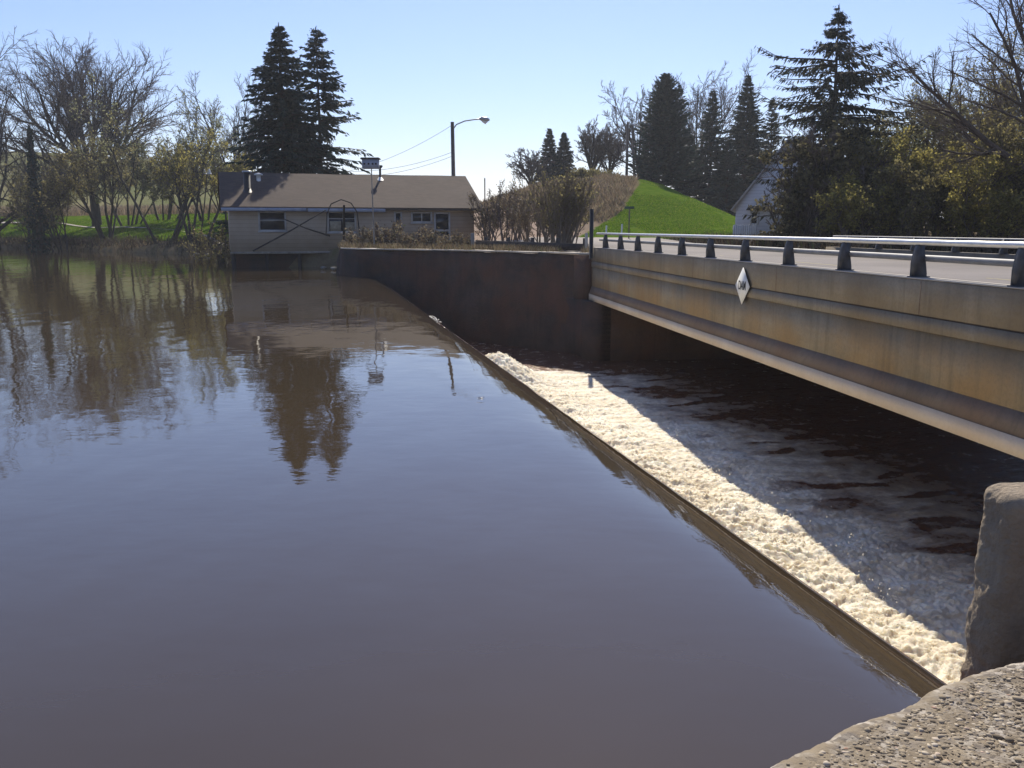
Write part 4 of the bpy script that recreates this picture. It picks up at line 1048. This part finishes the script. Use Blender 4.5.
if BUILD_TREES:
    TG = None
    # --- two spruces behind the riverside house
    p = at(287, 62.5); conifer(11, hgt(24,62.5,p[2]), 4.6, 720, 16, prof=lambda t: (1-t)**.82*np.interp(t, [0,.5,1], [.88,1,1]), droop=.36, rise=.10, clen=.62, wob=.4, hang=.45).place('spruce_tree', 'dark bushy spruce behind the house, left and denser of the pair', 'tree', p, M['bark_dark'], None, M['spruce'], 'spruces behind the riverside house')
    p = at(323, 64.5); conifer(23, hgt(27,64.5,p[2]), 4.1, 430, 15, prof=lambda t: (1-t)**.72*np.interp(t, [0,.5,1], [.9,1,1]), droop=.42, rise=.14, clen=.62, wob=.7, hang=.5, gaps=.15, tier=.7).place('spruce_tree', 'ragged spruce behind the house, right one with gaps of sky', 'tree', p, M['bark_dark'], None, M['spruce'], 'spruces behind the riverside house')
    # --- hilltop conifers
    def con(u, vt, Y, rpx, seed, label, mat='spruce', nb=480, **kw):
        p = at(u, Y); conifer(seed, hgt(vt, Y, p[2]), rpx*Y/FPX, nb, 13, clen=kw.pop('clen', .75), **kw).place('spruce_tree', label, 'tree', p, M['bark_dark'], None, M[mat], 'conifers along the hill')
    con(549, 129, 112, 16, 31, 'left of two small far conifers on the ridge above the shrubs')
    con(563, 133, 114, 17, 32, 'right of two small far conifers on the ridge above the shrubs')
    con(662, 74, 97, 33, 33, 'broad tall conifer on the hilltop right of the white lamp arm', nb=760, prof=lambda t: np.minimum(1, (1-t)**.72*1.05), droop=.1, rise=.3, clen=.85, wob=.6, gaps=.1)
    con(708, 90, 100, 30, 34, 'narrow ragged spruce behind the lawn hill, right of the broad conifer', nb=420, prof=lambda t: (1-t)**.85, wob=.6)
    con(742, 74, 100, 36, 35, 'pointed dense spruce above the pale gabled house roof', nb=800, prof=lambda t: (1-t)**.95)
    con(767, 97, 104, 24, 36, 'small spruce tip peeping beside the pointed dense spruce', nb=300)
    con(685, 128, 104, 26, 37, 'dark low spruce in the gap behind the hill crest', nb=340)
    con(725, 140, 96, 26, 38, 'dark understorey spruce above the right slope of the lawn', nb=340)
    # --- tall sparse spruce on the right
    p = at(826, 50); conifer(41, hgt(6,50,p[2]), 3.9, 270, 26, prof=lambda t: np.interp(t, [0,.55,.66,.77,.81,.84,.92,.96,1], [.85,1.0,1.0,.88,.62,.25,.17,.10,.03]), droop=.5, rise=.16, tip=.32, up3=.2, clen=.5, wob=.35, hang=1.1, asp=.22, gaps=.1, low=.12, tier=.75).place('spruce_tree', 'tall sparse spruce with long drooping branches over the ivy trees', 'tree', p, M['bark_dark'], None, M['spruce_olive'])

    # --- left bank
    p = at(97, 112); rg = np.random.default_rng(5)
    fan = [(math.sin(a_)*math.cos(b_), math.sin(a_)*math.sin(b_), math.cos(a_), (.85+.25*rg.random())/math.hypot(math.sin(a_)/9.0, math.cos(a_)/10.5), .24) for a_, b_ in zip(np.concatenate([np.linspace(.08,.3,4), np.linspace(.35,.7,9), np.linspace(.75,1.05,6)]), np.arange(19)*2.4+.3)]
    broad(51, hgt(40,112,p[2]), .2, .6, 0, .52, .72, ((11,.62,.5),(9,.6,.45),(7,.6,.5)), trop=.03, wig=.08, twig_r=.017, first=fan, lt0=.35, ltaper=.3).place('elm_tree', 'great vase shaped bare elm on the left bank', 'tree', p, M['bark_dark'], M['twig'])
    p = at(-16, 92); broad(52, hgt(22,92,p[2]), .25, .4, 14, .8, .62, ((11,.6,.42),(8,.6,.5),(6,.6,.5)), trop=.03, twig_r=.016).place('bare_tree', 'bare tree reaching in from the left edge of the photo', 'tree', p, M['bark_dark'], M['twig'])
    p = at(53, 118); broad(53, hgt(118,118,p[2]), .3, .3, 12, .75, .55, ((9,.65,.45),(8,.6,.5),(5,.6,.5)), twig_r=.018).place('bare_tree', 'small round bare tree below the left limbs of the great elm', 'tree', p, M['bark_dark'], M['twig'])
    p = at(233, 96); broad(54, hgt(76,96,p[2]), .3, .3, 12, .55, .6, ((10,.6,.4),(8,.6,.5),(5,.6,.5)), twig_r=.016).place('bare_tree', 'tall bare tree left of the dark spruce pair', 'tree', p, M['bark_dark'], M['twig'])
    def shore(u, vt, Y, seed, label, mat, leaf, n=5, lv=((7,.55,.5),(6,.55,.5)), lsize=.2, sp=.5, wood='bark_dark', fine='twig', r=.13):
        p = at(u, Y); broad(seed, hgt(vt, Y, p[2]), .3, r, 9, .55, .6, lv, trop=.05, wig=.12, leaves=leaf, lsize=lsize, stems=n, spread=sp, twig_r=.012, s0=.42).place('leafing_tree', label, 'tree', p, M[wood], M[fine], M[mat], 'leafing trees on the left bank')
    shore(108, 118, 92, 61, 'many stemmed leafing tree at the shore under the great elm', 'leaf_olive', 3, 6, sp=.9)
    shore(70, 160, 90, 62, 'low dark brushy tree at the shore left of the many stemmed tree', 'leaf_olive', 2, 6, sp=1.0)
    shore(163, 78, 84, 63, 'tall thin leafing tree with dark leaning stems at the shore', 'leaf_pale', 3, 5, sp=.7, lsize=.17)
    shore(196, 128, 80, 64, 'yellowish leafing tree at the shore nearest the house', 'leaf_yellow', 3, 5, sp=.9, lsize=.16)
    shore(20, 165, 96, 66, 'dull leafing tree at the far left of the shore', 'leaf_olive', 2, 6, sp=1.0)
    shore(205, 150, 100, 67, 'pale green leafing tree beyond the lane left of the spruces', 'leaf_pale', 4, 5, sp=1.0, lsize=.24)
    shore(128, 138, 106, 68, 'pale leafing tree beyond the lane under the right limbs of the elm', 'leaf_pale', 5, 5, sp=1.2, lsize=.24)
    shore(165, 142, 108, 69, 'olive leafing tree beyond the lane behind the tall thin tree', 'leaf_olive', 3, 5, sp=1.2, lsize=.24)
    shore(228, 152, 90, 70, 'olive bush tree beside the left end of the brown roof', 'leaf_yellow', 4, 6, sp=.9, lsize=.2)
    # ivy clad snag
    p = at(38, 86); rng = np.random.default_rng(71); T = Tree(); H_ = hgt(128,86,p[2])
    T.tubes(np.array([[(0,0,0),(.1,0,H_*.5),(0,0,H_*.97)]]), np.array([[.4,.32,.2]]), 7, False)
    n = 3000; tz = rng.random(n)**.8; a_ = rng.uniform(0, 6.28, n); rr_ = (.95*(1-tz)**.75+.10)*rng.uniform(.3, 1.15, n)*(1+.8*fbm(tz*9, np.cos(a_)*1.5, np.sin(a_)*1.5, 2)); T.cards(rng, np.stack([rr_*np.cos(a_), rr_*np.sin(a_), tz*H_], 1), .32)
    T.place('ivy_snag', 'dark ivy wrapped dead trunk at the left shore', 'tree', p, M['bark_dark'], None, M['spruce'])

    # --- ridge: bare trees behind the hill
    def bare(u, vt, Y, seed, label, **kw):
        p = at(u, Y); a_ = dict(trunk=.25, r=.22, limbs=14, l_ang=.5, l_len=.42, lv=((10,.65,.5),(8,.6,.45),(6,.6,.5)), twig_r=.014, trop=.03); a_.update(kw)
        broad(seed, hgt(vt, Y, p[2]), **a_).place('bare_tree', label, 'tree', p, M['bark_dark'], M['twig'], None, 'bare trees along the ridge')
    bare(531, 148, 108, 81, 'thin bare tree left of the two small far conifers')
    bare(590, 120, 110, 182, 'bare tree right of the two small far conifers')
    bare(608, 126, 114, 83, 'slender bare tree on the ridge beside the weedy crest')
    bare(640, 82, 106, 84, 'bare tree behind the hilltop poles, left of the broad conifer', l_ang=.6)
    bare(700, 68, 112, 85, 'tall bare tree behind the broad conifer and ragged spruce', l_ang=.4)
    bare(752, 120, 110, 86, 'low bare tree among the dark conifers above the gabled house')
    # --- shrubs between the house and the bridge
    def shrub(u, vt, Y, seed, label, mat, leaf, n=12, sp=.5, lsize=.1, fine='twig_pale', r=.045, lv=((6,.4,.5),(5,.45,.5))):
        p = at(u, Y); broad(seed, hgt(vt, Y, p[2])*1.05, .3, r, 7, .4, .6, lv, trop=.08, wig=.1, leaves=leaf, lsize=lsize, stems=n, spread=sp, twig_r=.008).place('shrub', label, 'shrub', p, M[fine], M[fine], M[mat], 'shrubs between the house and the bridge')
    shrub(558, 174, 45, 91, 'tall rounded olive brown shrub behind the timber rail', 'leaf_olive', 1, 22, .55, .09)
    shrub(572, 190, 50, 92, 'olive shrub just left of the slim black post', 'leaf_olive', 2, 9, .3)
    shrub(536, 192, 48, 93, 'thin tan shrub left of the tall rounded shrub', 'dry', 1, 10, .6)
    shrub(508, 186, 54, 94, 'bare pinkish shrub midway along the timber rail', 'dry', 1, 9, .8, fine='twig')
    shrub(487, 200, 55, 95, 'bare shrub right beside the house end wall', 'dry', 1, 9, .6, fine='twig')
    shrub(523, 200, 62, 96, 'dark bare shrub behind the pinkish shrub', 'dry', 1, 9, .9, fine='twig')
    shrub(584, 171, 93, 97, 'dark bushy shrub on the weedy crest', 'leaf_olive', 3, 12, .8, .16, 'twig')
    shrub(603, 173, 94, 98, 'dull bushy shrub on the weedy slope right beside the dark crest shrub', 'leaf_olive', 3, 12, .8, .16, 'twig')
    shrub(396, 222, 46, 131, 'leafless brown bush before the small window of the house', 'dry', 1, 8, .5, fine='twig')
    shrub(422, 231, 44.5, 132, 'low dead bush before the two pane window of the house', 'dry', 1, 8, .5)
    shrub(364, 229, 46.5, 133, 'low brown bush left of the birdhouse pole', 'dry', 1, 8, .4)
    shrub(455, 234, 45, 134, 'low tan bush before the right corner of the house', 'dry', 1, 8, .5)
    shrub(228, 226, 60, 135, 'dark scrubby bush at the left corner of the house', 'leaf_olive', 2, 9, .5, .12, 'twig')

    # --- right bank: ivy mass, leafing trees, big bare tree
    def mass(u, vt, Y, w, seed, label, mat, n=9000, lsize=.22, vb=238):
        p = at(u, Y); H_ = hgt(vt, Y, p[2]); rng = np.random.default_rng(seed)
        T = broad(seed, H_*.95, .25, .10, 7, .4, .6, ((7,.6,.4),(6,.6,.5)), stems=5, spread=w*.16, twig_r=.012)
        k_ = 60; cz = rng.random(k_); cc = np.stack([rng.normal(0, w*.42, k_)*(1-.45*cz), rng.normal(0, w*.42, k_)*(1-.45*cz), .06*H_+cz*H_*.82], 1)
        cr = rng.uniform(.35, .9, k_)*w*.36
        b_ = rng.integers(0, k_, n); d_ = norm(rng.normal(0, 1, (n, 3))); rad_ = cr[b_]*rng.random(n)**.45
        T.cards(rng, cc[b_]+d_*rad_[:, None]*np.array((1,1,.85)), lsize)
        T.place('ivy_tree', label, 'tree', p, M['bark_dark'], M['twig'], M[mat], 'dense trees behind the bridge')
    mass(808, 122, 48, 2.7, 101, 'dark ivy covered tree beside the pale gabled house', 'ivy', 5200)
    mass(838, 112, 46, 3.2, 102, 'broad olive tree right below the tall sparse spruce', 'ivy', 5600)
    mass(797, 170, 47, 1.5, 103, 'low dark evergreen bush partly hiding the gabled house', 'ivy', 3500)
    mass(868, 150, 44, 2.4, 104, 'brown shaded thicket tree behind the rail near the sign posts', 'ivy', 3000)
    def right(u, vt, Y, seed, label, mat, leaf, n=6, lsize=.13, sp=.8, lv=((7,.6,.52),(7,.6,.5)), fine='twig'):
        p = at(u, Y); broad(seed, hgt(vt, Y, p[2]), .3, .1, 10, .6, .6, lv, trop=.04, wig=.13, leaves=leaf, lsize=lsize, stems=n, spread=sp, twig_r=.009).place('leafing_tree', label, 'tree', p, M['bark'], M[fine], M[mat], 'leafing trees behind the bridge')
    right(885, 96, 52, 111, 'tall pale leafing tree right of the sparse spruce', 'leaf_pale', 4, 6)
    right(915, 130, 44, 112, 'yellow leafing shrubby tree behind the rail', 'leaf_yellow', 4, 8, fine='twig_pale')
    right(950, 150, 42, 113, 'bright yellow green bush behind the far railing', 'leaf_yellow', 5, 8, lsize=.11, fine='twig_pale')
    right(905, 165, 41, 114, 'low olive bush between the thicket and the yellow trees', 'leaf_olive', 4, 8)
    right(985, 128, 43, 115, 'olive leafing tree under the big bare limbs', 'leaf_olive', 3, 7, fine='twig_pale')
    right(1020, 110, 42, 116, 'brown leafing tree at the right edge behind the railing', 'leaf_olive', 3, 7, fine='twig_pale')
    right(945, 100, 55, 117, 'olive leafing tree standing back under the long bare limb', 'leaf_olive', 5, 6, lsize=.16)
    right(995, 180, 40, 118, 'low yellowish bush at the right behind the railing', 'leaf_yellow', 4, 8, fine='twig_pale')
    right(1010, 60, 52, 119, 'tall tan leafing tree behind the big bare tree', 'leaf_yellow', 2, 5, fine='twig_pale')
    right(860, 175, 42, 120, 'small yellow sprigged bush beside the sign posts', 'leaf_yellow', 4, 7)
    p = at(1042, 40)
    broad(121, 13.5, .27, .36, 0, .5, .6, ((11,.6,.5),(9,.6,.5),(7,.6,.55)), trop=.02, wig=.09, twig_r=.009,
          first=[(-1.25,.1,.75,9.5,.19), (-.75,-.3,1.3,9.5,.17), (-.35,.3,1.5,10,.2), (.1,-.2,1.4,10,.18), (.7,.2,1.1,9,.17), (-.9,.7,.9,8,.14), (-.5,-.8,.9,7.5,.13), (.5,-.7,1,7,.13)]).place('bare_tree', 'big bare tree with a long limb reaching left at the right edge', 'tree', p, M['bark'], M['twig_pale'])
    right(1042, 12, 47, 122, 'tall twiggy tan tree at the extreme right edge', 'leaf_olive', 1, 9, fine='twig_pale', lv=((8,.6,.5),(8,.6,.5)))
    right(985, 45, 54, 123, 'tall twiggy tan tree standing back above the yellow bushes', 'leaf_yellow', 1, 8, fine='twig_pale', lv=((8,.6,.5),(8,.6,.5)))

# ------------------------------------------------------------------ grasses and brush (uncountable)
def blades(name, label, P, h, w, mat, lean=.35, seed=1):
    rng = np.random.default_rng(seed); n = len(P); h = np.broadcast_to(h, (n,))*rng.uniform(.45, 1.3, n)
    a_ = rng.uniform(0, 6.28, n); u = np.stack([np.cos(a_), np.sin(a_), 0*a_], 1)*(w/2)
    tip = P + np.stack([rng.normal(0, lean, n)*h, rng.normal(0, lean, n)*h, h], 1)
    mid = P*.5+tip*.5+np.stack([0*h, 0*h, h*.06], 1)
    V = np.stack([P-u, P+u, mid+u*.8, tip, mid-u*.8], 1); i = np.arange(n)[:, None]*5
    o = link(name, mesh_data(name, V, [np.concatenate([i, i+1, i+2, i+4], 1), np.concatenate([i+4, i+2, i+3], 1)], mat))
    return kind(o, 'stuff', label)
def scatter(n, x0, x1, y0, y1, test, seed):
    rng = np.random.default_rng(seed); x = rng.uniform(x0, x1, n); y = rng.uniform(y0, y1, n); h, sd_ = land(x, y)
    k = test(x, y, h, sd_); return np.stack([x[k], y[k], h[k]-.03], 1)
P = scatter(60000, -9, 3.5, 33, 52, lambda x, y, h, s: (s > .3) & (s < 7) & (h > .8) & (x < bridge_x(y)-.4) & (NZ(x*1.2, y*1.2, 1) > .3), 1)
P2 = np.array(wp); rng = np.random.default_rng(4); k_ = rng.integers(8, len(P2), 5000); P2 = np.stack([P2[k_, 0]+rng.uniform(-.1, .6, 5000)*.35+rng.normal(0,.1,5000), P2[k_, 1]+rng.uniform(.25, 1.5, 5000), np.full(5000, 1.15)], 1)
P2 = P2[NZ(P2[:, 0]*.9, P2[:, 1]*.9, 3) > .42]
blades('dry_grass', 'dry tan grass along the top of the retaining wall', np.concatenate([P[:9000], P2]), .34, .03, M['dry'], .4, 5)
P = scatter(90000, -75, -9.5, 48, 110, lambda x, y, h, s: (s > -.3) & (s < 4.2) & ((x < -16.3) | (y < 50)) & (NZ(x*.5, y*.5, 2) > .25), 2)
blades('shore_brush', 'dark tangled brush along the left waterline', P[:18000], .65, .055, M['brush'], .55, 6)
P = scatter(120000, -16, 14, 61, 112, lambda x, y, h, s: (poly_sd(LAWN, x, y) < -.1 + .5*fbm(x*.6, y*.6, 3, 3)) & (x < 13.5) & (y > 69.5 + 11*sstep(3, 0, x)) & (NZ(x*.4, y*.4, 5) > .10), 3)
blades('hill_weeds', 'dry brown weeds over the left side of the hill', P[:48000], .30+.45*NZ(P[:48000, 0]*.7, P[:48000, 1]*.7, 41)**1.5, .07, M['weed'], .55, 7)
P = scatter(60000, 10, 45, 36, 60, lambda x, y, h, s: (s > .3) & (h > .7) & (x > bridge_x(y)+BR_W+.8) & (NZ(x*.4, y*.4, 6) > .25), 4)
blades('undergrowth', 'dark undergrowth below the trees behind the bridge', P[:16000], .7, .07, M['brush'], .5, 8)
P = scatter(120000, -90, -14, 74, 160, lambda x, y, h, s: (s > 19) & (s < 60), 9)
blades('bank_scrub', 'rough scrub above the lane on the left bank', P[:22000], 1.1, .12, M['weed'], .45, 9)
M['lawn'] = leafy('lawn_blades', [(0,(.06,.13,.006)),(.5,(.12,.22,.012)),(.9,(.19,.29,.025)),(1,(.32,.28,.08))], .5)
P = scatter(420000, 4, 24, 60, 105, lambda x, y, h, s: poly_sd(LAWN, x, y) > .1, 11)
blades('lawn_grass', 'short mown bright green grass on the hill', P[:120000][NZ(P[:120000, 0]*.45, P[:120000, 1]*.22, 31)+.25*NZ(P[:120000, 0]*2, P[:120000, 1]*1, 33) > .48], .10, .055, M['lawn'], .5, 11)
P = scatter(420000, -70, -15, 52, 118, lambda x, y, h, s: (s > 4) & (s < 19), 12)
blades('lawn_grass', 'short green grass between the brush and the lane on the left bank', P[:90000], .13, .07, M['lawn'], .5, 12)
# lane on the left bank
mb = MB(); V, Q = [], []
ln_ = fine_path([(-14,66),(-22,72),(-29,86),(-40,100),(-58,117),(-120,146)], 1.5)
for i, (x, y) in enumerate(ln_):
    for d_ in (-1.0, 0, 1.0): V.append((x-d_*.6, y+d_*.8, gz(x-d_*.6, y+d_*.8)+.12))
    if i: Q += [((i-1)*3+j, i*3+j, i*3+j+1, (i-1)*3+j+1) for j in (0, 1)]
kind(mb.add(V, Q).build('lane', M['coping'], smooth=True), 'structure')
# thin bright spring haze
m, nt, b = new_mat('haze'); nt.nodes.remove(b)
pv = N(nt, 'ShaderNodeVolumePrincipled'); pv.inputs['Color'].default_value = (.88,.92,1.0,1); pv.inputs['Density'].default_value = HAZE; pv.inputs['Anisotropy'].default_value = .35
nt.links.new(pv.outputs[0], nt.nodes['Material Output'].inputs['Volume'])
if HAZE:
    mb = MB(); mb.box(-2600, 2600, -700, 4100, -5.4, 42)
    hz_o = kind(mb.build('haze', m), 'stuff', 'thin bright air over the river')
    hz_o.display_type = 'WIRE'
# pale stones at the waterline
rng = np.random.default_rng(77)
for i, (u, Y, sz, lab) in enumerate(((54, 96, .5, 'flat white stone at the left waterline under the ivy snag'), (235, 60, .45, 'pale rock at the water beside the left end of the house'), (244, 57.5, .3, 'small pale rock before the house piles'), (322, 48.8, .28, 'small pale stone left of the wall end'), (333, 48.2, .35, 'pale stone touching the rounded wall end'), (195, 75, .4, 'pale stone on the shore under the yellowish tree'), (207, 72.5, .5, 'long pale stone on the shore right of the yellowish tree'))):
    mb = MB(); V = ico*rng.uniform(.7, 1.2, (12, 1))*np.array((1.3,.8,.45))*sz*.6; mb.add(V, None, icf); o = mb.build('shore_rock', M['coping'] if i != 3 else M['rock'], None, True)
    o.location = (X(u, Y), Y, .1); tag(o, lab, 'rock', 'pale rocks along the waterline')
